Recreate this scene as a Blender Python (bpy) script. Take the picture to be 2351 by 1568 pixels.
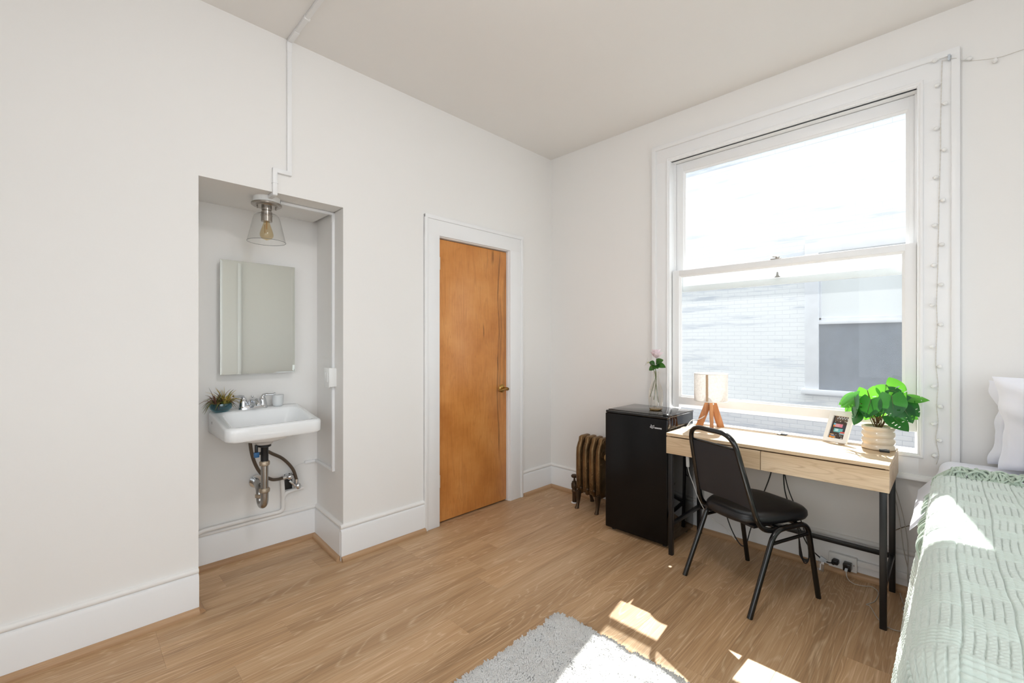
import bpy, bmesh, math, random
import numpy as np
from mathutils import Vector, Matrix, Euler, noise as mnoise
random.seed(7)
R = math.radians
S = bpy.context.scene
for o in list(bpy.data.objects): bpy.data.objects.remove(o, do_unlink=True)

# ---------------------------------------------------------------- camera, sky, sun, exposure
HCAM = 1.30
FPX = 1015.5
YAW = math.atan2(1009.5, FPX)
cam_d = bpy.data.cameras.new('camera'); cam = bpy.data.objects.new('camera', cam_d)
S.collection.objects.link(cam)
cam_d.sensor_fit = 'HORIZONTAL'; cam_d.sensor_width = 36.0; cam_d.lens = FPX / 2351 * 36.0
cam_d.shift_y = 4 / 2351; cam_d.clip_start = 0.02
cam.location = (0, 0, HCAM)
cam.rotation_euler = (R(90), 0, math.atan2(-math.cos(YAW), math.sin(YAW)))
S.camera = cam

SKY = 3.0
world = bpy.data.worlds.new('sky'); S.world = world; world.use_nodes = True
bg = world.node_tree.nodes['Background']
bg.inputs['Color'].default_value = (0.89, 0.95, 1.0, 1); bg.inputs['Strength'].default_value = SKY

sun_d = bpy.data.lights.new('sun', 'SUN'); sun = bpy.data.objects.new('sun', sun_d)
S.collection.objects.link(sun)
sun_d.energy = 13.5; sun_d.angle = R(0.55); sun_d.color = (1.0, 0.975, 0.94)
SUN_DIR = Vector((-0.83, -0.145, -1.0)).normalized()
sun.rotation_euler = SUN_DIR.to_track_quat('-Z', 'Y').to_euler()
sun.location = (9, 2, 9)

def portal(loc, direction, sx, sy):
    d = bpy.data.lights.new('sky_portal', 'AREA'); d.shape = 'RECTANGLE'; d.size = sx; d.size_y = sy
    d.cycles.is_portal = True
    o = bpy.data.objects.new('sky_portal', d); S.collection.objects.link(o)
    o.location = loc; o.rotation_euler = Vector(direction).to_track_quat('-Z', 'Y').to_euler()
portal((3.30, 0.79, 1.68), (-1, 0, 0), 1.4, 2.0)
portal((-1.72, -0.45, 1.68), (1, 0, 0), 3.0, 2.0)
portal((0.17, -2.32, 1.62), (0, 1, 0), 2.9, 2.4)

vs = S.view_settings
vs.view_transform = 'Standard'; vs.look = 'None'; vs.gamma = 1.0; vs.use_curve_mapping = False
vs.exposure = 0.06

# ---------------------------------------------------------------- helpers
def lin(c):
    c = c / 255.0
    return c / 12.92 if c <= 0.04045 else ((c + 0.055) / 1.055) ** 2.4
def C(r, g, b): return (lin(r), lin(g), lin(b), 1.0)

class MB:
    """collects shapes for ONE mesh"""
    def __init__(s): s.bm = bmesh.new()
    def box(s, x0, x1, y0, y1, z0, z1, bev=0.0, seg=2, mat=None):
        m = Matrix.Translation(((x0+x1)/2, (y0+y1)/2, (z0+z1)/2)) @ Matrix.Diagonal((abs(x1-x0), abs(y1-y0), abs(z1-z0), 1))
        if mat is not None: m = mat @ m
        vsn = bmesh.ops.create_cube(s.bm, size=1.0, matrix=m)['verts']
        if bev > 0:
            es = list({e for v in vsn for e in v.link_edges})
            bmesh.ops.bevel(s.bm, geom=es, offset=bev, segments=seg, profile=0.5, affect='EDGES')
        return s
    def bar(s, p, q, w, h, up=(0, 0, 1), bev=0.0, seg=2):
        p = Vector(p); q = Vector(q); d = q - p; L = d.length; d.normalize()
        side = d.cross(Vector(up))
        if side.length < 1e-5: side = d.cross(Vector((1, 0, 0)))
        side.normalize(); u = side.cross(d)
        m = Matrix((( d.x, side.x, u.x, 0), (d.y, side.y, u.y, 0), (d.z, side.z, u.z, 0), (0, 0, 0, 1)))
        m = Matrix.Translation((p+q)/2) @ m
        return s.box(-L/2, L/2, -w/2, w/2, -h/2, h/2, bev, seg, m)
    def faces(s, V, F):
        vv = [s.bm.verts.new(v) for v in V]
        for f in F:
            try: s.bm.faces.new([vv[i] for i in f])
            except ValueError: pass
        return s
    def loft(s, rings, cap0=True, cap1=True, closed=True):
        n = len(rings[0]); V = [v for r in rings for v in r]; F = []
        for i in range(len(rings)-1):
            for j in range(n if closed else n-1):
                k = (j+1) % n
                F.append((i*n+j, i*n+k, (i+1)*n+k, (i+1)*n+j))
        if cap0: F.append(tuple(range(n-1, -1, -1)))
        if cap1: F.append(tuple((len(rings)-1)*n+j for j in range(n)))
        return s.faces(V, F)
    def lathe(s, prof, c=(0, 0, 0), n=24, cap0=True, cap1=True, mat=None, rib=None):
        rings = []
        for r, z in prof:
            ring = []
            for j in range(n):
                a = 2*math.pi*j/n
                rr = r*(1+rib*(1 if j % 2 else -1)) if rib else r
                v = Vector((rr*math.cos(a), rr*math.sin(a), z))
                if mat is not None: v = mat @ v
                ring.append(v+Vector(c))
            rings.append(ring)
        return s.loft(rings, cap0, cap1)
    def tube(s, path, r, n=8, caps=True, closed=False, flat=None):
        P = [Vector(p) for p in path]; m = len(P)
        rs = r if isinstance(r, (list, tuple)) else [r]*m
        T = []
        for i in range(m):
            a = P[(i-1) % m] if (closed or i > 0) else P[i]
            b = P[(i+1) % m] if (closed or i < m-1) else P[i]
            t = b-a
            T.append(t.normalized() if t.length > 1e-9 else Vector((0, 0, 1)))
        ref = Vector((0, 0, 1)) if abs(T[0].z) < 0.9 else Vector((1, 0, 0))
        u = T[0].cross(ref).normalized(); rings = []
        for i in range(m):
            u = (u - T[i]*u.dot(T[i]))
            u = u.normalized() if u.length > 1e-6 else T[i].orthogonal().normalized()
            w = T[i].cross(u)
            fl = flat or 1.0
            rings.append([P[i] + u*(rs[i]*math.cos(2*math.pi*j/n)) + w*(rs[i]*fl*math.sin(2*math.pi*j/n)) for j in range(n)])
        if closed: rings.append(rings[0])
        return s.loft(rings, caps and not closed, caps and not closed)
    def prism(s, poly, axis, a, b):
        """poly: 2D points in the plane normal to axis, extruded from a to b"""
        def mk(p, t):
            return {'x': (t, p[0], p[1]), 'y': (p[0], t, p[1]), 'z': (p[0], p[1], t)}[axis]
        return s.loft([[Vector(mk(p, a)) for p in poly], [Vector(mk(p, b)) for p in poly]])
    def sphere(s, c, r, sx=1, sy=1, sz=1, u=16, v=10):
        m = Matrix.Translation(c) @ Matrix.Diagonal((sx, sy, sz, 1))
        bmesh.ops.create_uvsphere(s.bm, u_segments=u, v_segments=v, radius=r, matrix=m); return s
    def xf(s, m):
        bmesh.ops.transform(s.bm, matrix=m, verts=s.bm.verts[:]); return s

def spline(pts, n=8, closed=False):
    P = [Vector(p) for p in pts]; m = len(P); out = []
    rng = range(m if closed else m-1)
    for i in rng:
        p0 = P[(i-1) % m] if (closed or i > 0) else P[i]*2-P[i+1]
        p1 = P[i]; p2 = P[(i+1) % m]
        p3 = P[(i+2) % m] if (closed or i+2 < m) else p2*2-p1
        for k in range(n):
            t = k/n
            out.append(0.5*((2*p1)+(p2-p0)*t+(2*p0-5*p1+4*p2-p3)*t*t+(3*p1-p0-3*p2+p3)*t**3))
    if not closed: out.append(P[-1].copy())
    return out

def fillet(pts, r, n=5):
    P = [Vector(p) for p in pts]; out = [P[0]]
    for i in range(1, len(P)-1):
        a = (P[i-1]-P[i]); b = (P[i+1]-P[i]); d = min(r, a.length*0.49, b.length*0.49)
        pa = P[i]+a.normalized()*d; pb = P[i]+b.normalized()*d
        for k in range(n+1):
            t = k/n
            out.append(pa*(1-t)**2 + P[i]*2*t*(1-t) + pb*t*t)
    out.append(P[-1]); return out

def rrect(cx, cy, hx, hy, r, z, n=6):
    out = []
    for (sx, sy, a0) in ((1, 1, 0), (-1, 1, 90), (-1, -1, 180), (1, -1, 270)):
        for k in range(n+1):
            a = R(a0+90*k/n)
            out.append(Vector((cx+sx*(hx-r)+r*math.cos(a), cy+sy*(hy-r)+r*math.sin(a), z)))
    return out

def setp(o, label=None, cat=None, group=None, kind=None):
    if label: o['label'] = label
    if cat: o['category'] = cat
    if group: o['group'] = group
    if kind: o['kind'] = kind
    return o

def root_of(p):
    while p.parent: p = p.parent
    return p

def finish_mesh(me, smooth):
    me.polygons.foreach_set('use_smooth', [bool(smooth)]*len(me.polygons))
    if smooth:
        me.set_sharp_from_angle(angle=R(smooth))
    me.update()

def mk(name, mb, mat, parent=None, local=False, smooth=38, **kw):
    """one mesh object; coordinates are world unless local"""
    bm = mb.bm
    bmesh.ops.recalc_face_normals(bm, faces=bm.faces[:])
    me = bpy.data.meshes.new(name)
    if parent is not None and not local:
        bm.transform(root_of(parent).matrix_basis.inverted())
    bm.to_mesh(me); bm.free()
    finish_mesh(me, smooth)
    for m in (mat if isinstance(mat, (list, tuple)) else [mat]): me.materials.append(m)
    o = bpy.data.objects.new(name, me); S.collection.objects.link(o)
    if parent is not None: o.parent = parent
    return setp(o, **kw)

def thing(name, loc, label, cat, group=None, rz=0.0, kind=None):
    o = bpy.data.objects.new(name, None); S.collection.objects.link(o)
    o.empty_display_size = 0.05
    o.location = loc; o.rotation_euler = (0, 0, rz)
    o.matrix_basis = Matrix.Translation(loc) @ Matrix.Rotation(rz, 4, 'Z')
    return setp(o, label, cat, group, kind)

def npmesh(name, V, F, mat, parent=None, smooth=True, local=False, **kw):
    V = np.asarray(V, dtype=np.float32); F = np.asarray(F, dtype=np.int32)
    if parent is not None and not local:
        mi = np.array(root_of(parent).matrix_basis.inverted(), dtype=np.float32)
        V = V @ mi[:3, :3].T + mi[:3, 3]
    me = bpy.data.meshes.new(name); k = F.shape[1]
    me.vertices.add(len(V)); me.vertices.foreach_set('co', V.ravel())
    me.loops.add(F.size); me.loops.foreach_set('vertex_index', F.ravel())
    me.polygons.add(len(F)); me.polygons.foreach_set('loop_start', np.arange(0, F.size, k, dtype=np.int32))
    me.update(calc_edges=True)
    me.polygons.foreach_set('use_smooth', [bool(smooth)]*len(F))
    me.validate(); me.update()
    me.materials.append(mat)
    o = bpy.data.objects.new(name, me); S.collection.objects.link(o)
    if parent is not None: o.parent = parent
    return setp(o, **kw)

# ---------------------------------------------------------------- materials
class NT:
    def __init__(s, name):
        s.m = bpy.data.materials.new(name); s.m.use_nodes = True
        s.t = s.m.node_tree; s.t.nodes.clear()
        s.out = s.n('ShaderNodeOutputMaterial')
    def n(s, typ, **kw):
        x = s.t.nodes.new(typ)
        for k, v in kw.items():
            if k.startswith('i_'):
                x.inputs[int(k[2:]) if k[2:].isdigit() else k[2:].replace('_', ' ')].default_value = v
            else: setattr(x, k, v)
        return x
    def l(s, a, b): s.t.links.new(a, b)
    def math(s, op, a, b=None, clamp=False):
        x = s.n('ShaderNodeMath', operation=op, use_clamp=clamp)
        for i, v in enumerate((a, b)):
            if v is None: continue
            if isinstance(v, (int, float)): x.inputs[i].default_value = v
            else: s.l(v, x.inputs[i])
        return x.outputs[0]
    def ramp(s, fac, stops, interp='LINEAR'):
        x = s.n('ShaderNodeValToRGB'); x.color_ramp.interpolation = interp
        e = x.color_ramp.elements
        while len(e) < len(stops): e.new(0.5)
        for k, (p, c) in enumerate(stops): e[k].position = p; e[k].color = c
        s.l(fac, x.inputs[0]); return x.outputs[0]
    def mix(s, fac, a, b, typ='MIX'):
        x = s.n('ShaderNodeMix', data_type='RGBA', blend_type=typ)
        for i, v in ((0, fac), (6, a), (7, b)):
            if isinstance(v, (int, float)): x.inputs[i].default_value = v
            elif isinstance(v, tuple): x.inputs[i].default_value = v
            else: s.l(v, x.inputs[i])
        return x.outputs[2]
    def bsdf(s, color=None, rough=0.5, metal=0.0, spec=0.5, **kw):
        p = s.n('ShaderNodeBsdfPrincipled')
        if isinstance(color, tuple): p.inputs['Base Color'].default_value = color
        elif color is not None: s.l(color, p.inputs['Base Color'])
        if isinstance(rough, (int, float)): p.inputs['Roughness'].default_value = rough
        else: s.l(rough, p.inputs['Roughness'])
        p.inputs['Metallic'].default_value = metal
        p.inputs['Specular IOR Level'].default_value = spec
        for k, v in kw.items(): p.inputs[k.replace('_', ' ')].default_value = v
        return p
    def bump(s, h, strength=0.2, dist=0.01):
        b = s.n('ShaderNodeBump'); b.inputs['Strength'].default_value = strength; b.inputs['Distance'].default_value = dist
        s.l(h, b.inputs['Height']); return b.outputs[0]
    def noise(s, vec=None, scale=5, detail=3, rough=0.5, dist=0.0):
        x = s.n('ShaderNodeTexNoise'); x.inputs['Scale'].default_value = scale; x.inputs['Detail'].default_value = detail
        x.inputs['Roughness'].default_value = rough; x.inputs['Distortion'].default_value = dist
        if vec is not None: s.l(vec, x.inputs['Vector'])
        return x.outputs['Fac']
    def obj(s): return s.n('ShaderNodeTexCoord').outputs['Object']
    def scaled(s, vec, sc, off=None):
        m = s.n('ShaderNodeMapping'); m.inputs['Scale'].default_value = sc
        s.l(vec, m.inputs['Vector'])
        if off is not None: s.l(off, m.inputs['Location'])
        return m.outputs[0]
    def end(s, sh): s.l(sh.outputs[0] if hasattr(sh, 'outputs') else sh, s.out.inputs['Surface']); return s.m

def plain(name, color, rough=0.5, metal=0.0, spec=0.5, bump=0.0, bscale=60, var=0.0, **kw):
    t = NT(name); col = color
    o = t.obj()
    if var:
        nz = t.noise(o, 6, 4)
        dk = tuple(c*(1-var) for c in color[:3])+(1,)
        lt = tuple(min(1, c*(1+var)) for c in color[:3])+(1,)
        col = t.ramp(nz, [(0.3, dk), (0.7, lt)])
    p = t.bsdf(col, rough, metal, spec, **kw)
    if bump: t.l(t.bump(t.noise(o, bscale, 3), bump, 0.004), p.inputs['Normal'])
    return t.end(p)

def wood(name, axis, cols, rough=0.45, scale=1.0, ring=9.0, fine=0.5, lines=None, rand=True, bump=0.08, spec=0.4):
    """axis 0/1/2: grain direction; cols: dark, mid, light"""
    t = NT(name); o = t.obj()
    off = None
    if rand:
        rv = t.n('ShaderNodeObjectInfo').outputs['Random']
        cx = t.n('ShaderNodeCombineXYZ')
        for i, k in enumerate((37.0, 17.0, 23.0)): t.l(t.math('MULTIPLY', rv, k), cx.inputs[i])
        off = cx.outputs[0]
    sc = [7.0*scale]*3; sc[axis] = 0.75*scale
    v = t.scaled(o, tuple(sc), off)
    broad = t.noise(v, 1.0, 2, 0.5, 0.4)
    rings = t.math('PINGPONG', t.math('MULTIPLY', broad, ring), 0.5)
    sc2 = [190.0*scale]*3; sc2[axis] = 5.0*scale
    fin = t.noise(t.scaled(o, tuple(sc2), off), 1.0, 4, 0.6)
    sc3 = [9.0*scale]*3; sc3[axis] = 0.5*scale
    tone = t.noise(t.scaled(o, tuple(sc3), off), 1.0, 3, 0.55)
    f = t.math('ADD', t.math('MULTIPLY', tone, 1.0-fine*0.5), t.math('MULTIPLY', fin, fine*0.5))
    col = t.ramp(f, [(0.30, cols[0]), (0.5, cols[1]), (0.68, cols[2])])
    line = t.ramp(rings, [(0.0, (1, 1, 1, 1)), (0.16, (0, 0, 0, 1))])
    lm = t.math('MULTIPLY', line, t.ramp(fin, [(0.35, (0.05, 0.05, 0.05, 1)), (0.65, (0.75, 0.75, 0.75, 1))]))
    col = t.mix(lm, col, lines or cols[2])
    if rand:
        rv2 = t.math('MULTIPLY', rv, 1.0)
        hs = t.n('ShaderNodeHueSaturation'); t.l(col, hs.inputs['Color'])
        t.l(t.math('ADD', t.math('MULTIPLY', rv2, 0.16), 0.92), hs.inputs['Value']); col = hs.outputs[0]
    p = t.bsdf(col, rough, 0, spec)
    if bump: t.l(t.bump(fin, bump, 0.002), p.inputs['Normal'])
    return t.end(p)

def thin_glass(name, tint=(1, 1, 1, 1), gloss=0.12, edge=0.9):
    t = NT(name)
    tr = t.n('ShaderNodeBsdfTransparent'); tr.inputs[0].default_value = tint
    gl = t.n('ShaderNodeBsdfGlossy'); gl.inputs['Roughness'].default_value = 0.03
    fr = t.n('ShaderNodeLayerWeight'); fr.inputs['Blend'].default_value = 0.5
    mx = t.n('ShaderNodeMixShader')
    t.l(t.math('ADD', t.math('MULTIPLY', t.math('POWER', fr.outputs['Facing'], 3.5), edge*0.6), 0.02+gloss*0.15, True), mx.inputs[0])
    t.l(tr.outputs[0], mx.inputs[1]); t.l(gl.outputs[0], mx.inputs[2])
    return t.end(mx)

def dusty_glass(name, dust=0.12, grime_below=None, grime=0.3):
    """window pane: clear glass under a film of dust that scatters light"""
    t = NT(name); o = t.obj()
    tr = t.n('ShaderNodeBsdfTransparent'); tr.inputs[0].default_value = (0.96, 0.98, 0.98, 1)
    tl = t.n('ShaderNodeBsdfTranslucent'); tl.inputs[0].default_value = (0.97, 0.98, 1.0, 1)
    nz = t.noise(t.scaled(o, (1, 3.0, 1.2)), 1.6, 5, 0.6)
    sp = t.noise(o, 140, 2, 0.5)
    spk = t.ramp(sp, [(0.69, (0, 0, 0, 1)), (0.75, (1, 1, 1, 1))])
    f = t.math('MULTIPLY', t.math('ADD', t.math('MULTIPLY', nz, 0.8), 0.6), dust)
    f = t.math('ADD', f, t.math('MULTIPLY', spk, dust*0.35))
    if grime_below is not None:                       # dirt trapped between the overlapping sashes
        sp_ = t.n('ShaderNodeSeparateXYZ'); t.l(o, sp_.inputs[0])
        mr_ = t.n('ShaderNodeMapRange', interpolation_type='SMOOTHSTEP'); t.l(sp_.outputs[2], mr_.inputs[0])
        mr_.inputs[1].default_value = grime_below+0.015; mr_.inputs[2].default_value = grime_below-0.015; mr_.inputs[3].default_value = 0; mr_.inputs[4].default_value = grime
        f = t.math('ADD', f, mr_.outputs[0], True)
    m1 = t.n('ShaderNodeMixShader'); t.l(f, m1.inputs[0]); t.l(tr.outputs[0], m1.inputs[1]); t.l(tl.outputs[0], m1.inputs[2])
    gl = t.n('ShaderNodeBsdfGlossy'); gl.inputs['Roughness'].default_value = 0.02
    fr = t.n('ShaderNodeLayerWeight'); fr.inputs['Blend'].default_value = 0.5
    m2 = t.n('ShaderNodeMixShader'); t.l(t.math('ADD', t.math('MULTIPLY', t.math('POWER', fr.outputs['Facing'], 4.0), 0.5), 0.010), m2.inputs[0])
    t.l(m1.outputs[0], m2.inputs[1]); t.l(gl.outputs[0], m2.inputs[2])
    return t.end(m2)

def cloth(name, color, transl=0.0, weave=0.0, rough=0.9, sheen=0.2, var=0.05, fuzz=0.0):
    t = NT(name); o = t.obj()
    nz = t.noise(o, 9, 4)
    dk = tuple(c*(1-var) for c in color[:3])+(1,)
    lt = tuple(min(1, c*(1+var)) for c in color[:3])+(1,)
    col = t.ramp(nz, [(0.3, dk), (0.7, lt)])
    if weave:
        w1 = t.noise(t.scaled(o, (300, 300, 60)), 1, 2); w2 = t.noise(t.scaled(o, (60, 60, 420)), 1, 2)
        w = t.math('ADD', t.math('MULTIPLY', w1, 0.5), t.math('MULTIPLY', w2, 0.5))
        col = t.mix(t.ramp(w, [(0.35, (0, 0, 0, 1)), (0.65, (1, 1, 1, 1))]), tuple(c*(1-weave) for c in color[:3])+(1,), lt)
    p = t.bsdf(col, rough, 0, 0.2); p.inputs['Sheen Weight'].default_value = sheen
    if fuzz: t.l(t.bump(t.noise(o, 260, 4, 0.65), fuzz, 0.006), p.inputs['Normal'])
    sh = p
    if transl:
        tl = t.n('ShaderNodeBsdfTranslucent'); t.l(col, tl.inputs[0])
        m = t.n('ShaderNodeMixShader'); m.inputs[0].default_value = transl
        t.l(p.outputs[0], m.inputs[1]); t.l(tl.outputs[0], m.inputs[2]); sh = m
    return t.end(sh)

def leafmat(name, color, back, transl=0.4, rough=0.35):
    t = NT(name); o = t.obj()
    nz = t.noise(o, 40, 3)
    col = t.mix(nz, tuple(c*0.8 for c in color[:3])+(1,), tuple(min(1, c*1.2) for c in color[:3])+(1,))
    p = t.bsdf(col, rough, 0, 0.5)
    tl = t.n('ShaderNodeBsdfTranslucent'); tl.inputs[0].default_value = back
    m = t.n('ShaderNodeMixShader'); m.inputs[0].default_value = transl
    t.l(p.outputs[0], m.inputs[1]); t.l(tl.outputs[0], m.inputs[2])
    return t.end(m)

def stained_brick():
    t = NT('white_painted_brick'); g = t.n('ShaderNodeNewGeometry').outputs['Position']
    a = t.noise(t.scaled(g, (1, 0.9, 9.0)), 1.0, 5, 0.6)
    c = t.ramp(a, [(0.33, C(206, 212, 222)), (0.45, C(238, 240, 243)), (0.7, C(243, 245, 247))])
    rv = t.n('ShaderNodeObjectInfo').outputs['Random']
    return t.end(t.bsdf(c, 0.8, 0, 0.3))
M = {}
M['wall'] = plain('wall_paint', C(241, 239, 236), 0.7, spec=0.25, bump=0.05, bscale=90)
M['ceil'] = plain('ceiling_paint', C(244, 242, 239), 0.8, spec=0.2, bump=0.04, bscale=80)
M['trim'] = plain('trim_paint', C(243, 243, 243), 0.38, spec=0.45, bump=0.04, bscale=70)
M['subfloor'] = plain('subfloor', C(60, 45, 32), 0.9)
M['plank'] = wood('oak_plank', 0, (C(150, 117, 84), C(190, 153, 114), C(211, 177, 139)), 0.42, 1.0, 20.0, 0.9, C(226, 198, 164), bump=0.06)
M['shoe'] = wood('shoe_moulding_wood', 0, (C(160, 122, 88), C(182, 146, 110), C(196, 160, 124)), 0.45, 1.0, 6, 0.6, rand=False)
M['shoe_y'] = wood('shoe_moulding_wood_y', 1, (C(160, 122, 88), C(182, 146, 110), C(196, 160, 124)), 0.45, 1.0, 6, 0.6, rand=False)
M['brass'] = plain('aged_brass', C(176, 140, 78), 0.28, 1.0)
M['nickel'] = plain('brushed_nickel', C(170, 163, 155), 0.25, 1.0)
M['chrome'] = plain('chrome', C(215, 217, 220), 0.10, 1.0)
M['oldchrome'] = plain('worn_chrome', C(165, 163, 160), 0.22, 1.0, var=0.25)
M['rustring'] = plain('tarnished_nut', C(176, 160, 140), 0.4, 0.7, var=0.3)
M['hose'] = plain('braided_hose', C(104, 92, 80), 0.4, 0.6, bump=0.4, bscale=400)
M['blackplastic'] = plain('black_plastic', C(24, 24, 26), 0.4)
M['blueplastic'] = plain('blue_plastic', C(40, 98, 150), 0.4)
M['whiteplastic'] = plain('white_plastic', C(240, 240, 238), 0.35)
M['clearplastic'] = plain('pale_plastic', C(200, 208, 216), 0.25)
M['porcelain'] = plain('porcelain', C(244, 246, 247), 0.08, spec=0.6)
M['blackmetal'] = plain('black_metal', C(20, 20, 22), 0.38, spec=0.5)
M['glossblack'] = plain('gloss_black_metal', C(16, 16, 17), 0.16, spec=0.6)
M['blackvinyl'] = plain('black_vinyl', C(20, 20, 23), 0.36, spec=0.5, bump=0.06, bscale=300)
M['backpanel'] = plain('black_textured_panel', C(38, 39, 44), 0.5, spec=0.5, bump=0.12, bscale=500)
M['fridgefront'] = plain('black_textured_door', C(9, 9, 11), 0.24, spec=0.28, bump=0.05, bscale=500)
M['fridgeside'] = plain('black_gloss_cabinet', C(14, 14, 16), 0.07, spec=0.6)
M['desk'] = wood('pale_oak_board', 1, (C(178, 148, 112), C(207, 181, 148), C(222, 200, 170)), 0.42, 1.3, 14, 0.8, C(172, 140, 104), bump=0.03)
M['lampwood'] = wood('cherry_lamp_wood', 2, (C(152, 94, 54), C(182, 120, 72), C(200, 144, 94)), 0.4, 2.0, 5, 0.5, bump=0.03)
M['linen'] = cloth('linen_shade', C(246, 243, 240), 0.42, 0.20)
M['linenseam'] = cloth('linen_seam', C(212, 186, 158), 0.3, 0.1)
M['white_cord'] = plain('white_cord', C(236, 236, 234), 0.5)
M['black_cord'] = plain('black_cord', C(22, 22, 24), 0.45)
M['clear_cord'] = plain('clear_cord', C(196, 190, 180), 0.25)
M['sheet'] = cloth('white_sheet', C(236, 237, 246), 0.0, 0.0, var=0.02)
M['pillow'] = cloth('white_pillowcase', C(244, 245, 252), 0.0, 0.0, var=0.02)
M['cushion'] = cloth('beige_cushion', C(226, 214, 202), 0.0, 0.1, var=0.08)
M['blanket'] = cloth('sage_yarn', C(206, 217, 208), 0.0, 0.0, sheen=0.4, var=0.04, fuzz=0.22)
M['fringe'] = cloth('sage_fringe', C(186, 201, 184), 0.0, 0.0, sheen=0.4, var=0.06, fuzz=0.4)
M['rug'] = cloth('cream_pile', C(250, 249, 247), 0.3, 0.0, sheen=0.3, var=0.04)
M['mattress'] = cloth('mattress_fabric', C(222, 222, 228))
M['bronze'] = plain('bronze_paint', C(122, 96, 64), 0.40, 0.75, var=0.45, bump=0.5, bscale=75)
M['bronze_dk'] = plain('dark_bronze', C(84, 68, 52), 0.45, 0.7, var=0.3)
M['pot'] = plain('glazed_beige_ceramic', C(214, 197, 172), 0.16, spec=0.6, var=0.05)
M['soil'] = plain('dark_soil', C(48, 40, 32), 0.95, bump=0.6, bscale=120)
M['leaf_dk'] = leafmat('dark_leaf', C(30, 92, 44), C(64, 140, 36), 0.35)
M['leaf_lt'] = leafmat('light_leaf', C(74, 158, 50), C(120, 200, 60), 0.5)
M['stem'] = plain('leaf_stem', C(112, 82, 42), 0.5)
M['rose_leaf'] = leafmat('rose_leaf', C(52, 88, 44), C(90, 150, 50), 0.3)
M['rose_stem'] = plain('flower_stem', C(96, 104, 62), 0.5)
M['petal'] = leafmat('pink_petal', C(250, 228, 232), C(252, 232, 236), 0.35, 0.6)
M['petal_white'] = leafmat('white_petal', C(244, 240, 238), C(250, 246, 244), 0.35, 0.6)
M['yellow'] = plain('flower_centre', C(196, 178, 70), 0.7)
M['amberglass'] = thin_glass('amber_glass', (0.962, 0.945, 0.91, 1), 0.3)
M['clearglass'] = thin_glass('clear_glass', (0.985, 0.985, 0.98, 1), 0.05)
M['bulbglass'] = thin_glass('amber_bulb_glass', (0.96, 0.86, 0.66, 1), 0.25)
M['tealglass'] = thin_glass('teal_glass', (0.25, 0.62, 0.68, 1), 0.5)
M['frosted'] = plain('frosted_glass', C(246, 248, 248), 0.35, Transmission_Weight=0.2)
M['mirror'] = plain('mirror_silver', C(240, 245, 239), 0.015, 1.0)
M['pane'] = dusty_glass('dusty_pane', 0.027)
M['pane_upper'] = dusty_glass('dusty_upper_pane', 0.044, 1.80, 0.30)
M['filament'] = plain('filament', C(190, 150, 90), 0.4, 0.5)
M['brick'] = stained_brick()
M['mortar'] = plain('painted_mortar', C(214, 217, 224), 0.85)
M['nwin'] = plain('weathered_white_paint', C(224, 226, 232), 0.6, var=0.05)
M['nscreen'] = plain('grey_insect_screen', C(104, 114, 128), 0.8, var=0.08)
M['nblind'] = plain('white_blind', C(232, 236, 238), 0.6)
M['ground'] = plain('concrete_ground', C(92, 92, 92), 0.9, var=0.1)
M['bulb'] = plain('string_bulb', C(242, 242, 240), 0.3)
M['wire'] = plain('thin_wire', C(222, 218, 210), 0.5, 0.0)
M['air_gn'] = leafmat('air_plant_green', C(120, 122, 52), C(150, 160, 70), 0.25, 0.5)
M['air_yl'] = leafmat('air_plant_yellow', C(196, 172, 84), C(220, 200, 110), 0.25, 0.5)
M['air_rd'] = leafmat('air_plant_red', C(128, 88, 66), C(150, 110, 80), 0.2, 0.5)
M['print_white'] = plain('frame_white', C(236, 234, 230), 0.4)

# ---------------------------------------------------------------- the room shell
XW, YW, ZC = 3.114, 2.594, 2.97
XB, YB = -1.6, -2.2
AX0, AX1, AY, AZ = 0.45, 1.17, 3.06, 2.115          # alcove
AXB = 1.198                                         # right reveal leans outward to the back
DX0, DX1, DZ = 1.871, 2.566, 2.056                  # door opening
WY0, WY1, WZ0, WZ1 = 0.127, 1.455, 0.735, 2.622     # window opening

def structure(o): o['kind'] = 'structure'; return o

b = MB()
b.box(XB-0.2, AX0, YW, YW+0.6, -0.1, ZC+0.05)
b.box(AX0, AX1, YW, YW+0.6, AZ, ZC+0.05)
b.box(AX0-0.02, AXB+0.1, AY, AY+0.14, -0.1, AZ+0.05)
b.prism([(AX1, YW), (DX0-0.02, YW), (DX0-0.02, YW+0.6), (AXB+0.008, YW+0.6), (AXB, AY)], 'z', -0.1, ZC+0.05)
b.box(DX0-0.02, DX1+0.02, YW, YW+0.12, DZ+0.02, ZC+0.05)
b.box(DX1+0.02, XW+0.18, YW, YW+0.12, -0.1, ZC+0.05)
b.box(DX0-0.02, XW+0.18, YW+0.12, YW+0.2, -0.1, ZC+0.05)
structure(mk('wall_left', b, M['wall'], smooth=0))

b = MB()
T = 0.15
b.box(XW, XW+T, WY1+0.03, YW+0.02, -0.1, ZC+0.05)
b.box(XW, XW+T, YB-0.15, WY0-0.03, -0.1, ZC+0.05)
b.box(XW, XW+T, WY0-0.03, WY1+0.03, -0.1, WZ0-0.03)
b.box(XW, XW+T, WY0-0.03, WY1+0.03, WZ1+0.03, ZC+0.05)
structure(mk('wall_right', b, M['wall'], smooth=0))

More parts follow.
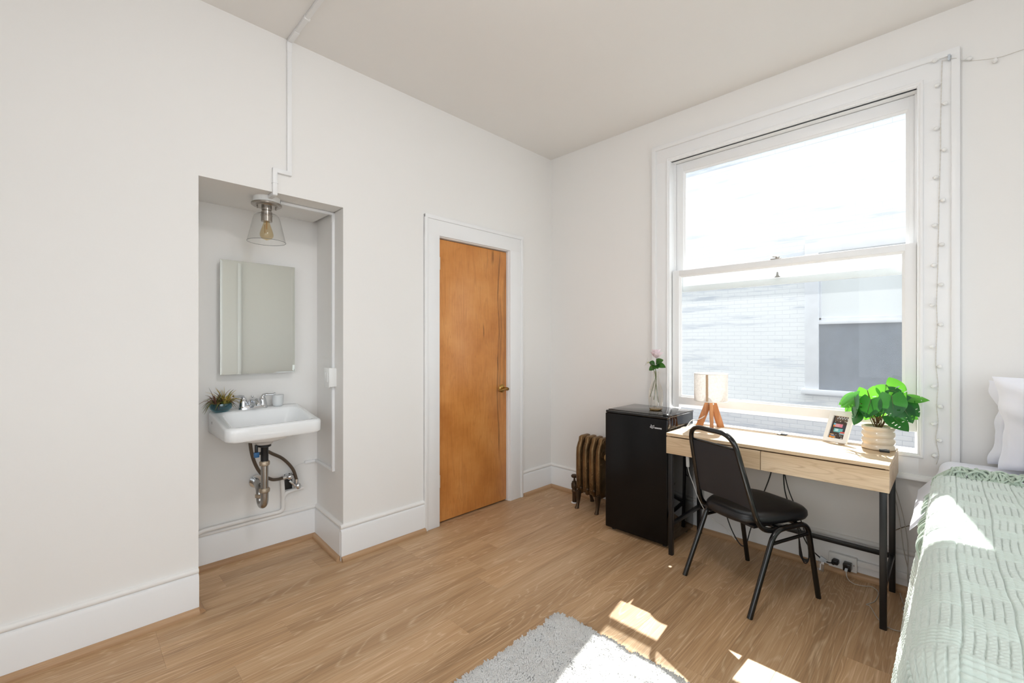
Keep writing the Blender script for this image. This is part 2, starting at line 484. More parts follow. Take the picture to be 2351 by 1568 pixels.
def wall_with_hole(name, horiz, fixed, t, a0, a1, h0, h1, z0, z1):
    b = MB()
    def bx(p, q, za, zb):
        if horiz: b.box(p, q, fixed, fixed+t, za, zb)
        else: b.box(fixed, fixed+t, p, q, za, zb)
    bx(a0, h0, -0.1, ZC+0.05); bx(h1, a1, -0.1, ZC+0.05); bx(h0, h1, -0.1, z0); bx(h0, h1, z1, ZC+0.05)
    return structure(mk(name, b, M['wall'], smooth=0))
wall_with_hole('wall_back', False, XB-0.15, 0.15, YB-0.15, YW+0.05, -1.9, 1.0, 0.75, 2.6)
wall_with_hole('wall_front', True, YB-0.15, 0.15, XB-0.15, XW+0.05, -1.2, 1.55, 0.45, 2.8)
b = MB(); b.box(XB-0.2, XW+0.18, YB-0.2, AY+0.2, ZC, ZC+0.12)
structure(mk('ceiling', b, M['ceil'], smooth=0))

# unseen windows added in the two rear walls to bring in fill daylight
def added_window(name, horiz, fixed, a0, a1, z0, z1):
    w = thing(name, (0, 0, 0), None, None, kind='structure')
    def part(nm, boxes, mat):
        b = MB()
        for (p, q, za, zb, d0, d1) in boxes:
            if horiz: b.box(p, q, fixed+d0, fixed+d1, za, zb, 0.004)
            else: b.box(fixed+d0, fixed+d1, p, q, za, zb, 0.004)
        mk(nm, b, mat, w)
    part('window_frame', [(a0, a0+0.06, z0, z1, -0.1, -0.05), (a1-0.06, a1, z0, z1, -0.1, -0.05), (a0, a1, z0, z0+0.07, -0.1, -0.05), (a0, a1, z1-0.06, z1, -0.1, -0.05), (a0, a1, (z0+z1)/2-0.025, (z0+z1)/2+0.025, -0.1, -0.05)], M['trim'])
    part('casing', [(a0-0.12, a0, z0-0.1, z1+0.12, 0.0, 0.02), (a1, a1+0.12, z0-0.1, z1+0.12, 0.0, 0.02), (a0, a1, z1, z1+0.12, 0.0, 0.02), (a0, a1, z0-0.1, z0, 0.0, 0.03)], M['trim'])
added_window('added_window_2', False, XB, -1.9, 1.0, 0.75, 2.6)
added_window('added_window_3', True, YB, -1.2, 1.55, 0.45, 2.8)
b = MB(); b.tube([(1.97, YB+0.03, 0.0), (1.97, YB+0.03, 2.68)], 0.028, 12)
structure(mk('trim_1', b, M['trim']))

# floor: slab and planks, laid along x
b = MB(); b.box(XB-0.1, XW+0.16, YB-0.1, AY+0.1, -0.1, -0.006)
floor = structure(mk('floor', b, M['subfloor'], smooth=0))
PW, PL = 0.173, 1.22
plank_cache = {}
def plank(x0, x1, y0, y1):
    L = round(x1-x0, 3); W = round(y1-y0, 3)
    if L < 0.02 or W < 0.01: return
    if (L, W) not in plank_cache:
        b = MB(); g = 0.00012
        b.loft([rrect(0, 0, L/2-g, W/2-g, 0.0005, -0.006, 1), rrect(0, 0, L/2-g, W/2-g, 0.0005, -0.0006, 1), rrect(0, 0, L/2-g-0.0007, W/2-g-0.0007, 0.0005, 0.0, 1)])
        bmesh.ops.recalc_face_normals(b.bm, faces=b.bm.faces[:])
        me = bpy.data.meshes.new('plank'); b.bm.to_mesh(me); b.bm.free(); me.materials.append(M['plank'])
        plank_cache[(L, W)] = me
    o = bpy.data.objects.new('plank', plank_cache[(L, W)]); S.collection.objects.link(o)
    o.parent = floor; o.location = ((x0+x1)/2, (y0+y1)/2, 0)
joints = {-5: 0.281, -4: 1.50, -3: 1.93, -2: 0.476, -1: 1.61, 0: 1.27, 1: 0.79, 2: 1.99, 3: 1.43, 4: 2.35, 5: 1.75, 6: 0.55}
Y0 = 1.706
k = -9
while True:
    y1 = Y0 - k*PW; y0 = y1 - PW
    # rows counted downward from Y0 (k<0 lies above)
    if y1 < YB-0.05: break
    row = k-1+1
    if y0 < AY+0.05:
        j = joints.get(k, None)
        if j is None: j = (k*0.437) % PL
        xlo = XB-0.05; xhi = XW+0.02
        if y0 >= YW: xlo, xhi = AX0-0.02, AXB+0.02
        ya, yb = y0, min(y1, AY+0.06)
        x = j - PL*math.ceil((j-xlo)/PL)
        while x < xhi:
            plank(max(x, xlo), min(x+PL, xhi), ya, yb); x += PL
    k += 1

# baseboards, bead and shoe moulding as swept prisms
def base_run(name, p, q, nrm, i, shoe='shoe'):
    """p->q along the wall foot (2D), nrm points into the room"""
    p = Vector((p[0], p[1], 0)); q = Vector((q[0], q[1], 0)); n = Vector((nrm[0], nrm[1], 0))
    def sweep(prof):
        b = MB(); b.loft([[p+n*d+Vector((0, 0, z)) for d, z in prof], [q+n*d+Vector((0, 0, z)) for d, z in prof]]); return b
    root = structure(mk(name, sweep([(-0.004, 0.0), (0.021, 0.0), (0.021, 0.168), (0.017, 0.181), (0.008, 0.187), (-0.004, 0.187)]), M['trim'], smooth=30))
    mk('bead', sweep([(-0.004, 0.187)]+[(0.004+0.014*math.cos(R(a)), 0.199+0.013*math.sin(R(a))) for a in range(-80, 91, 20)]+[(-0.004, 0.213)]), M['wall'], root, smooth=60)
    mk('shoe_moulding', sweep([(0.019, 0.0), (0.042, 0.0), (0.042, 0.008)]+[(0.021+0.021*math.cos(R(a)), 0.008+0.021*math.sin(R(a))) for a in range(15, 91, 15)]+[(0.019, 0.029)]), M[shoe], root, smooth=60)
base_run('baseboard_left', (XB, YW), (AX0-0.001, YW), (0, -1), 1)
base_run('baseboard_alcove_back', (AX0, AY), (AXB, AY), (0, -1), 2)
base_run('baseboard_alcove_side', (AXB-0.001, AY), (AX1-0.001, YW-0.004), (-1, 0), 3, 'shoe_y')
b = MB(); b.prism([(AX0-0.002, 0)]+[(AX0+0.022*math.cos(R(a)), 0.006+0.022*math.sin(R(a))) for a in range(0, 91, 15)]+[(AX0-0.002, 0.028)], 'y', YW-0.041, AY)
structure(mk('trim_2', b, M['shoe_y'], smooth=60))
base_run('baseboard_middle', (AX1-0.02, YW), (1.738, YW), (0, -1), 5)
base_run('baseboard_corner', (2.724, YW), (XW, YW), (0, -1), 6)
base_run('baseboard_right', (XW, YW), (XW, YB), (-1, 0), 7, 'shoe_y')

# ---------------------------------------------------------------- door
def door_material():
    t = NT('stained_birch_door'); o = t.obj()
    sep = t.n('ShaderNodeSeparateXYZ'); t.l(o, sep.inputs[0]); X, Z = sep.outputs[0], sep.outputs[2]
    v = t.scaled(o, (9, 9, 1.1)); br = t.noise(v, 1, 3, 0.5, 0.8)
    fin = t.noise(t.scaled(o, (150, 150, 5)), 1, 4, 0.6)
    rings = t.math('PINGPONG', t.math('MULTIPLY', br, 9.0), 0.5)
    blot = t.noise(o, 3.2, 4, 0.6)
    f = t.math('ADD', t.math('MULTIPLY', blot, 0.7), t.math('MULTIPLY', fin, 0.3))
    col = t.ramp(f, [(0.32, C(186, 116, 54)), (0.5, C(208, 139, 72)), (0.68, C(222, 158, 92))])
    col = t.mix(t.math('MULTIPLY', t.ramp(rings, [(0, (1, 1, 1, 1)), (0.14, (0, 0, 0, 1))]), 0.28), col, C(170, 104, 52))
    wob = t.math('MULTIPLY', t.math('SUBTRACT', t.noise(t.scaled(o, (2, 2, 2.2)), 1, 2), 0.5), 0.09)
    def streak(x0, w, z0, z1, amt):
        nonlocal col
        d = t.math('ABSOLUTE', t.math('SUBTRACT', t.math('ADD', X, wob), x0))
        a = t.n('ShaderNodeMapRange', interpolation_type='SMOOTHSTEP'); t.l(d, a.inputs[0])
        a.inputs[1].default_value = w; a.inputs[2].default_value = w*0.15; a.inputs[3].default_value = 0; a.inputs[4].default_value = 1
        def edge(e0, e1):
            q = t.n('ShaderNodeMapRange', interpolation_type='SMOOTHSTEP'); t.l(Z, q.inputs[0])
            q.inputs[1].default_value = e0; q.inputs[2].default_value = e1; return q.outputs[0]
        h = min(0.12, (z1-z0)*0.4)
        zz = t.math('MULTIPLY', edge(z0-h*0.3, z0+h), t.math('SUBTRACT', 1.0, edge(z1-h, z1+h*0.3)))
        m = t.math('MULTIPLY', t.math('MULTIPLY', a.outputs[0], zz), t.ramp(fin, [(0.38, (0.25, 0.25, 0.25, 1)), (0.6, (1, 1, 1, 1))]))
        col = t.mix(t.math('MULTIPLY', m, amt), col, C(92, 52, 24))
    streak(2.475, 0.012, 0.40, 2.06, 0.8); streak(2.50, 0.02, 0.7, 1.7, 0.5); streak(2.545, 0.025, 0.8, 1.95, 0.45)
    streak(2.40, 0.02, 1.93, 2.06, 0.75); streak(2.30, 0.009, 1.33, 1.46, 0.85); streak(2.345, 0.004, 1.86, 2.06, 0.6); streak(1.90, 0.006, 0.08, 0.42, 0.4)
    p = t.bsdf(col, 0.3, 0, 0.5); t.l(t.bump(fin, 0.06, 0.002), p.inputs['Normal'])
    return t.end(p)
M['door'] = door_material()
door = thing('door_1', (0, 0, 0), None, None, kind='structure')
b = MB(); b.box(DX0+0.003, DX1-0.004, YW+0.02, YW+0.06, 0.012, DZ-0.006, 0.002)
slab = mk('door_slab', b, M['door'], door, label='orange-brown stained birch door slab')
b = MB()
b.box(DX0-0.03, DX0, YW-0.004, YW+0.12, 0, DZ+0.03, 0.003); b.box(DX1, DX1+0.03, YW-0.004, YW+0.12, 0, DZ+0.03, 0.003)
b.box(DX0, DX1, YW-0.004, YW+0.12, DZ, DZ+0.03, 0.003)
mk('jamb', b, M['trim'], door)
CZ = 2.196
for (x0, x1, outer) in ((1.738, DX0-0.006, -1), (DX1+0.006, 2.722, 1)):
    b = MB(); b.box(x0, x1, YW-0.018, YW+0.004, 0, CZ if False else CZ, 0.003)
    if outer < 0: b.box(x0, x0+0.026, YW-0.026, YW, 0, CZ, 0.004)
    else: b.box(x1-0.026, x1, YW-0.026, YW, 0, CZ, 0.004)
    mk('casing', b, M['trim'], door)
b = MB(); b.box(1.738, 2.722, YW-0.0185, YW+0.004, DZ+0.006, CZ, 0.003); b.box(1.738, 2.722, YW-0.027, YW, CZ-0.026, CZ+0.002, 0.004)
mk('head_casing', b, M['trim'], door)
for z in (0.26, 1.83):
    b = MB()
    for i in range(5): b.tube([(DX0+0.006, YW+0.014, z+i*0.018), (DX0+0.006, YW+0.014, z+i*0.018+0.017)], 0.0065, 10)
    b.box(DX0+0.006, DX0+0.022, YW+0.016, YW+0.022, z, z+0.09)
    mk('hinge', b, plain('painted_hinge', C(216, 210, 198), 0.35, 0.3), door, label='paint-splashed steel hinge')
kx, kz = 2.512, 0.93
b = MB(); rot = Matrix.Rotation(R(90), 4, 'X')
b.lathe([(0.033, 0), (0.034, 0.004), (0.026, 0.012), (0.013, 0.014), (0.012, 0.04), (0.014, 0.045), (0.0, 0.047)], (kx, YW+0.02, kz), 24, mat=rot)
knob = mk('door_handle', b, M['brass'], door, label='brass lever handle on round rose')
b = MB(); b.lathe([(0.013, 0), (0.014, 0.016), (0.012, 0.022), (0, 0.0225)], (kx, YW-0.030, kz), 16, mat=rot); b.tube(spline([(kx, YW-0.042, kz), (kx-0.03, YW-0.044, kz+0.001), (kx-0.065, YW-0.042, kz-0.004), (kx-0.088, YW-0.036, kz-0.010)], 5), [0.012]*5+[0.0105]*5+[0.009]*6, 10, flat=0.65)
mk('lever', b, M['brass'], knob)
b = MB(); b.lathe([(0.006, 0), (0.006, 0.002), (0, 0.0022)], (kx, YW-0.0515, kz), 12, mat=rot)
mk('keyhole', b, M['blackplastic'], knob)

# ---------------------------------------------------------------- main window
win = thing('window_1', (0, 0, 0), None, None, kind='structure')
cy0, cy1, cz1 = -0.03, 1.592, 2.757
def side_casing(y_out, y_in):
    b = MB(); lo, hi = min(y_out, y_in), max(y_out, y_in); sg = 1 if y_in > y_out else -1
    b.box(3.092, XW+0.004, lo, hi, 0.60, cz1, 0.003)
    a = y_out; b.box(3.080, XW, min(a, a+sg*0.033), max(a, a+sg*0.033), 0.60, cz1, 0.005)
    return mk('side_casing', b, M['trim'], win)
side_casing(cy0, WY0-0.004); side_casing(cy1, WY1+0.004)
b = MB(); b.box(3.0915, XW+0.004, cy0, cy1, WZ1+0.004, cz1, 0.003); b.box(3.0795, XW, cy0, cy1, cz1-0.033, cz1+0.001, 0.005)
mk('head_casing', b, M['trim'], win)
# mitred inner bead on all four sides
def bead_ring(y0, y1, z0, z1, w, x_face, x_back, nm):
    b = MB()
    rings = []
    prof = [(0.0, x_back), (0.0, x_face+0.004), (0.004, x_face), (w*0.45, x_face), (w*0.6, x_face+0.006), (w*0.85, x_face+0.006), (w, x_face+0.012), (w, x_back)]
    for (yy, zz, sy, sz) in ((y0, z0, 1, 1), (y1, z0, -1, 1), (y1, z1, -1, -1), (y0, z1, 1, -1)):
        rings.append([Vector((x, yy-sy*(w-d), zz-sz*(w-d))) for d, x in prof])
    rings.append(rings[0]); b.loft(rings, False, False)
    return mk(nm, b, M['trim'], win, smooth=40)
bead_ring(WY0+0.001, WY1-0.001, WZ0, WZ1, 0.026, 3.084, XW+0.01, 'stop_bead')
b = MB()
b.box(XW-0.01, 3.28, WY0-0.03, WY0, WZ0-0.03, WZ1+0.03, 0.002); b.box(XW-0.01, 3.28, WY1, WY1+0.03, WZ0-0.03, WZ1+0.03, 0.002)
b.box(XW-0.01, 3.28, WY0, WY1, WZ1, WZ1+0.03, 0.002)
mk('jamb', b, M['trim'], win)
b = MB(); b.box(3.166, 3.172, WY0-0.002, WY0+0.012, WZ0, WZ1); b.box(3.166, 3.172, WY1-0.012, WY1+0.002, WZ0, WZ1)
mk('parting_bead', b, M['trim'], win)
b = MB(); b.prism([(3.10, WZ0-0.03), (3.34, WZ0-0.05), (3.34, WZ0-0.022), (3.10, WZ0)], 'y', WY0-0.03, WY1+0.03)
mk('window_sill', b, M['trim'], win)
b = MB(); b.box(3.0925, XW+0.004, cy0+0.004, cy1-0.004, 0.615, 0.712, 0.003)
mk('apron', b, M['trim'], win)
b = MB(); b.prism([(3.07, 0.596), (3.076, 0.590), (XW+0.003, 0.590), (XW+0.003, 0.622), (3.084, 0.622), (3.074, 0.612), (3.07, 0.606)], 'y', cy0-0.05, cy1+0.03)
mk('ledge_moulding', b, M['trim'], win)

def sash(nm, xf, xb, y0, y1, z0, z1, sl, sr, rt, rb, chamfer=0.0):
    s_ = MB(); bv = 0.003
    s_.box(xf, xb, y0, y0+sr, z0, z1, bv); s_.box(xf, xb, y1-sl, y1, z0, z1, bv)
    s_.box(xf+0.0004, xb-0.0004, y0+sr-0.004, y1-sl+0.004, z1-rt, z1-0.0003, bv)
    if chamfer: s_.prism([(xf+0.0004, z0+chamfer), (xf+0.0004, z0+rb), (xb-0.0004, z0+rb), (xb-0.0004, z0), (xf+chamfer*0.8, z0)], 'y', y0+0.0005, y1-0.0005)
    else: s_.box(xf+0.0004, xb-0.0004, y0+sr-0.004, y1-sl+0.004, z0+0.0003, z0+rb, bv)
    o = mk(nm, s_, M['trim'], win)
    # glazing bevel inside the frame
    gx = (xf+xb)/2
    b = MB()
    rings = []
    w = 0.012
    for (yy, zz, sy, sz) in ((y0+sr, z0+rb, 1, 1), (y1-sl, z0+rb, -1, 1), (y1-sl, z1-rt, -1, -1), (y0+sr, z1-rt, 1, -1)):
        rings.append([Vector((xf+0.004, yy-sy*0.002, zz-sz*0.002)), Vector((xf+0.008, yy+sy*0.004, zz+sz*0.004)), Vector((gx-0.004, yy+sy*w, zz+sz*w)), Vector((gx+0.004, yy+sy*w, zz+sz*w)), Vector((xb-0.004, yy-sy*0.002, zz-sz*0.002))])
    rings.append(rings[0]); b.loft(rings, False, False)
    mk('glazing_bead', b, M['trim'], o, smooth=30)
    b = MB(); b.box(gx-0.0015, gx+0.0015, y0+sr-0.001, y1-sl+0.001, z0+rb-0.001, z1-rt+0.001)
    mk('pane', b, M['pane_upper' if nm == 'upper_sash' else 'pane'], o, smooth=0)
    return o
us = sash('upper_sash', 3.176, 3.212, WY0+0.001, WY1-0.001, 1.674, WZ1-0.001, 0.062, 0.036, 0.066, 0.042)
ls = sash('lower_sash', 3.122, 3.162, WY0+0.003, WY1-0.006, 0.836, 1.826, 0.05, 0.046, 0.038, 0.078, 0.026)
b = MB(); b.box(3.128, 3.156, 0.752, 0.812, 1.826, 1.832, 0.002); b.lathe([(0.012, 1.832), (0.012, 1.842), (0.006, 1.846), (0, 1.847)], (3.142, 0.775, 0), 14); b.bar((3.142, 0.775, 1.842), (3.13, 0.80, 1.844), 0.010, 0.006, bev=0.002)
mk('sash_lock', b, M['nickel'], ls, label='small metal sash lock')
b = MB(); b.prism([(0.765, 1.717), (0.80, 1.717), (0.79, 1.73), (0.787, 1.752), (0.778, 1.752), (0.775, 1.73)], 'x', 3.168, 3.176)
mk('lock_keeper', b, M['nickel'], us)

# ---------------------------------------------------------------- neighbour's wall across the light well
b = MB(); b.box(-30, 40, -35, 35, -3.7, -3.5)
structure(mk('ground', b, M['ground'], smooth=0))
# unseen outer wall of our building, added to keep light off the neighbour's wall
M['facade'] = plain('shading_facade', C(122, 120, 118), 0.9, var=0.1)
b = MB(); FT = 8.0
b.box(XW+T, XW+T+0.05, WY1+0.03, 11, -3.5, FT); b.box(XW+T, XW+T+0.05, -9, WY0-0.03, -3.5, FT)
b.box(XW+T, XW+T+0.05, WY0-0.03, WY1+0.03, -3.5, WZ0-0.03); b.box(XW+T, XW+T+0.05, WY0-0.03, WY1+0.03, WZ1+0.03, FT)
structure(mk('added_wall_exterior', b, M['facade'], smooth=0))
NX = 8.3
nb = thing('neighbor_building', (NX, 0.8, -3.5), 'white painted brick building with window, seen through the main window', 'building')
nwy0, nwy1, nwz0, nwz1 = 0.24, 1.66, 0.50, 2.88      # casing outline of its window
b = MB()
Yl, Yr, Zb, Zt = 9.5, -8.0, -3.5, 6.0
b.box(NX+0.0012, NX+0.3, Yr, nwy0+0.1, Zb, Zt); b.box(NX+0.0012, NX+0.3, nwy1-0.1, Yl, Zb, Zt)
b.box(NX+0.0012, NX+0.3, nwy0+0.1, nwy1-0.1, Zb, nwz0+0.05); b.box(NX+0.0012, NX+0.3, nwy0+0.1, nwy1-0.1, nwz1-0.1, Zt)
mk('wall', b, M['mortar'], nb, smooth=0)
b = MB(); b.box(NX+0.3, NX+5, Yr, Yl, Zb, Zt-0.1); mk('building_block', b, M['nwin'], nb, smooth=0)
CH, BL = 0.0685, 0.212
rest = ([], [])
bme = None
cnt = 0
bricks = []
rows = int((5.6+0.6)/CH)
for i in range(rows):
    z0 = -0.62+i*CH
    if z0 > 5.5: break
    offs = 0 if i % 2 else BL/2
    j = 0
    y = -1.2 + offs
    while y < 5.6:
        ya, yb, za, zb = y, y+BL-0.005, z0, z0+CH-0.0055
        y += BL
        if yb > nwy0 and ya < nwy1 and zb > nwz0 and za < nwz1:
            if ya < nwy0-0.02 and yb-nwy0 > 0: yb = nwy0
            elif yb > nwy1+0.02: ya = nwy1
            else: continue
        bricks.append((ya, yb, za, zb))
def seen(bk):
    ya, yb, za, zb = bk; yc = (ya+yb)/2; zc = (za+zb)/2
    return 0.30 < zc < 1.5 and 1.5 < yc < 3.9 or -0.45 < zc < 0.30 and 0.3 < yc < 3.9
pri = sorted([bk for bk in bricks if seen(bk)], key=lambda q: (abs((q[2])+0.1)))[:296]
pset = set(pri)
bcache = {}
rng = random.Random(3)
for bk in pri:
    L = round(bk[1]-bk[0], 3)
    if L not in bcache:
        q = MB(); q.box(0, 0.02, -L/2, L/2, -(CH-0.0055)/2, (CH-0.0055)/2, 0.002, 1)
        me = bpy.data.meshes.new('brick'); bmesh.ops.recalc_face_normals(q.bm, faces=q.bm.faces[:]); q.bm.to_mesh(me); q.bm.free(); me.materials.append(M['brick']); bcache[L] = me
    o = bpy.data.objects.new('brick', bcache[L]); S.collection.objects.link(o); o.parent = nb
    o.location = (rng.uniform(-0.0003, 0.0003), (bk[0]+bk[1])/2-0.8, (bk[2]+bk[3])/2+3.5)
V = []; F = []
for bk in bricks:
    if bk in pset: continue
    d = rng.uniform(-0.0003, 0.0003); ya, yb, za, zb = bk; n0 = len(V)
    for x in (NX+d, NX+0.02):
        V += [(x, ya, za), (x, yb, za), (x, yb, zb), (x, ya, zb)]
    F += [(n0+a, n0+b_, n0+c, n0+e) for a, b_, c, e in ((0, 3, 2, 1), (0, 1, 5, 4), (1, 2, 6, 5), (2, 3, 7, 6), (3, 0, 4, 7))]
npmesh('brickwork', V, F, M['brick'], nb, smooth=False, kind='stuff')
# its window
nw = MB()
nw.box(NX-0.03, NX+0.03, nwy1-0.185, nwy1, nwz0, nwz1, 0.006); nw.box(NX-0.03, NX+0.03, nwy0, nwy0+0.185, nwz0, nwz1, 0.006)
nw.box(NX-0.031, NX+0.03, nwy0, nwy1, nwz1-0.17, nwz1, 0.006)
ncas = mk('window_casing', nw, M['nwin'], nb)
b = MB(); b.box(NX-0.09, NX+0.1, nwy0-0.04, nwy1+0.04, nwz0+0.0, nwz0+0.075, 0.008); mk('window_sill', b, M['nwin'], ncas)
b = MB(); b.box(NX+0.02, NX+0.05, nwy0+0.15, nwy1-0.15, 1.64, 1.70, 0.004); b.box(NX-0.02, NX+0.04, nwy0+0.15, nwy1-0.15, 1.595, 1.645, 0.004)
for yy in (nwy0+0.17, nwy1-0.215): b.box(NX+0.02, NX+0.05, yy, yy+0.045, 1.66, 2.72, 0.004)
mk('sash', b, M['nwin'], ncas)
b = MB(); b.box(NX+0.035, NX+0.045, nwy0+0.15, nwy1-0.15, 1.69, 2.74); mk('blind', b, M['nblind'], ncas)
b = MB(); b.box(NX+0.012, NX+0.018, nwy0+0.16, nwy1-0.16, nwz0+0.06, 1.61); mk('insect_screen', b, M['nscreen'], ncas)

# ---------------------------------------------------------------- bed and bedding
BX0, BX1, BY0, BY1, BZ = 1.06, 3.06, -1.40, 0.045, 0.715
bed = thing('bed', (2.06, -0.68, 0), 'bed with white sheet beside the desk, mostly under a sage throw', 'bed')
b = MB(); b.box(BX0+0.02, BX1-0.01, BY0+0.02, BY1-0.03, 0.44, BZ-0.004, 0.06, 5); mk('mattress', b, M['mattress'], bed)
b = MB(); b.box(BX0+0.03, BX1-0.02, BY0+0.03, BY1-0.04, 0.14, 0.44, 0.03, 3); mk('box_base', b, M['mattress'], bed)
for (x, y) in ((BX0+0.15, BY0+0.15), (BX0+0.15, BY1-0.18), (BX1-0.15, BY0+0.15), (BX1-0.15, BY1-0.18)):
    b = MB(); b.lathe([(0.03, 0), (0.03, 0.14)], (x, y, 0), 16); mk('leg', b, M['blackmetal'], bed)
# fitted sheet over the head half: rounded shell with a loose corner hanging at the side
def drape(a, b_, xfoot, ytop, z, Rr, flare):
    """unfolded cloth coordinate -> position; a: distance past the foot edge, b_: distance past the left edge (positive = hanging)"""
    ex, ey = max(0.0, a), max(0.0, b_); r = math.hypot(ex, ey)
    if r < 1e-9: return (xfoot-a, ytop+b_, z)
    dx, dy = ex/r, ey/r; q = Rr*math.pi/2
    if r < q: out = Rr*math.sin(r/Rr); dz = Rr*(1-math.cos(r/Rr))
    else: out = Rr+(r-q)*flare; dz = Rr+(r-q)*math.sqrt(1-flare*flare)
    px = xfoot - (out*dx if ex > 0 else a); py = ytop + (out*dy if ey > 0 else b_)
    return (px, py, z-dz)
def grid_faces(nu, nv): 
    i, j = np.meshgrid(np.arange(nu-1), np.arange(nv-1), indexing='ij'); a = (i*nv+j).ravel()
    return np.stack([a, a+nv, a+nv+1, a+1], 1)
V = []
NU, NVv = 70, 90
for i in range(NU):
    x = 2.25 + (3.075-2.25)*i/(NU-1)
    for j in range(NVv):
        pass
        sm = max(0, min(1, (3.07-x)/0.17)); sm = sm*sm*(3-2*sm)
        lim = 0.07+0.105*sm
        t = tt = -1.35+(1.35+lim)*(j/(NVv-1))**0.6     # unfolded, positive hangs over the side
        p = drape(0 if True else 0, tt, 0, BY1-0.05, BZ+0.012, 0.05, 0.10)
        hang = max(0, tt-0.078)
        w = 0.62*hang*sm + 0.0012*math.sin(x*22)*min(1, hang*8)
        sag = 0.004*mnoise.noise(Vector((x*5, t*5, 0)))
        edge = max(0, x-3.02)
        V.append((x, p[1]+w, p[2]+sag-edge*edge*10+0.08*hang*sm))
npmesh('sheet', V, grid_faces(NU, NVv), M['sheet'], bed)

# sage throw with basket weave relief
bl = thing('throw_blanket', (1.8, -0.3, 0), 'sage green basket-weave throw blanket spread over the bed', 'blanket')
XTOP = 2.60
NA, NB = 860, 860
Aa = np.linspace(-(XTOP-BX0-0.03), 0.45, NA)        # along the bed, positive = down the foot end
Bb = np.linspace(-0.76, 0.60, NB)                   # across, positive = down the left side
A2, B2 = np.meshgrid(Aa, Bb, indexing='ij')
def wav(p, q, s, k):
    return (np.sin(p*s*1.0+k)+np.sin(q*s*1.31+1.7*k)+np.sin((p+q)*s*0.77+2.3*k)+np.sin((p-q)*s*1.13+0.6*k))/4
def weave(a, b_):
    """height of the yarn relief in metres: blocks of crosswise strands alternate with open-worked blocks"""
    cw, per, fh = 0.077, 0.180, 0.37
    jc = np.floor(b_/cw); fa = a/per+0.5*np.mod(jc+1, 2)
    ir = np.floor(fa); u = b_/cw-jc; v = fa-ir
    vh = v/fh; vv = (v-fh)/(1-fh)
    hz = (np.abs(np.sin(np.pi*vh*5))**0.55)*0.0088*(0.78+0.22*np.abs(np.sin(np.pi*u*5))**0.6)+0.0010
    g = np.abs(np.mod(u*5, 1.0)-0.5)*2
    slit = np.clip((g-0.82)/0.12, 0, 1)*np.clip(vv*(1-vv)*9, 0, 1)*(0.80+0.20*np.sin(a*55+jc*2.1+np.floor(u*5)*1.9))
    vt = 0.0074*(1-0.72*slit)+0.0005*np.sin(a*520+jc+3*np.floor(u*5))+0.0004*np.sin(a*410-b_*600)
    hh = np.where(v < fh, hz, vt)
    e = np.minimum(u, 1-u)
    return hh*np.where(e < 0.028, 0.35+0.65*e/0.028, 1.0)
H = weave(A2+0.007*wav(A2, B2, 9, 1.0)+0.002*wav(A2, B2, 40, 2.0), B2+0.008*wav(A2, B2, 8, 4.0)+0.002*wav(A2, B2, 37, 5.0))
ex = np.maximum(0, A2); ey = np.maximum(0, B2); rr = np.hypot(ex, ey)+1e-9
Rr, fl = 0.065, 0.13; q = Rr*math.pi/2
out = np.where(rr < q, Rr*np.sin(np.minimum(rr, q)/Rr), Rr+(rr-q)*fl)
dz = np.where(rr < q, Rr*(1-np.cos(np.minimum(rr, q)/Rr)), Rr+(rr-q)*math.sqrt(1-fl*fl))
Xp = (BX0+0.045)-np.where(A2 > 0, out*ex/rr, A2); Yp = (BY1-0.055)+np.where(B2 > 0, out*ey/rr, B2); Zp = (BZ+0.032)-dz
hang = np.clip((B2-0.1)*4, 0, 1)
Yp = Yp+(0.010*np.sin(A2*9)+0.004*np.sin(A2*31))*hang
Zp = np.maximum(Zp+0.004*wav(A2, B2, 7, 3.0)+0.0015*wav(A2, B2, 45, 0.4), 0.03)
P = np.stack([Xp, Yp, Zp], 2)
du = np.gradient(P, axis=0); dv = np.gradient(P, axis=1)
Nn = np.cross(dv, du); Nn /= np.linalg.norm(Nn, axis=2, keepdims=True)+1e-9
if Nn[NA//2, 10, 2] < 0: Nn = -Nn
P2 = P+Nn*H[..., None]
npmesh('woven_cloth', P2.reshape(-1, 3), grid_faces(NA, NB), M['blanket'], bl)
# fringe: loose yarns along the top hem and down the left hem
rng = random.Random(11)
fr = MB()
def yarn(pts, r): fr.tube(spline(pts, 5), r, 6)
zt = BZ+0.048
for i in range(210):
    y = BY1-0.03-0.80*i/210+rng.uniform(-0.012, 0.012); x = XTOP-0.005
    L = rng.uniform(0.05, 0.12); dx = rng.uniform(-0.015, 0.045); dy = rng.uniform(-0.15, 0.09)
    zz = lambda k: zt+rng.uniform(-0.006, 0.022)
    def top(px, py, pz):
        ov = max(0, py-(BY1-0.05))
        return (px, min(py, BY1+0.012), pz-ov*1.0)
    yarn([top(x-0.02, y, zt-0.012), top(x+0.012, y+dy*0.3+rng.uniform(-.015, .015), zz(1)), top(x+dx*0.6+0.012, y+dy*0.6+rng.uniform(-.02, .02), zz(2)), top(x+dx+rng.uniform(-.02, .015), y+dy+rng.uniform(-.02, .02), zz(3)), top(x+dx*0.7+rng.uniform(-.025, .01), y+dy*1.2, zz(4)-0.006)], rng.uniform(0.0032, 0.0046))
mk('fringe', fr, M['fringe'], bl, kind='stuff', smooth=60)
fr = MB()
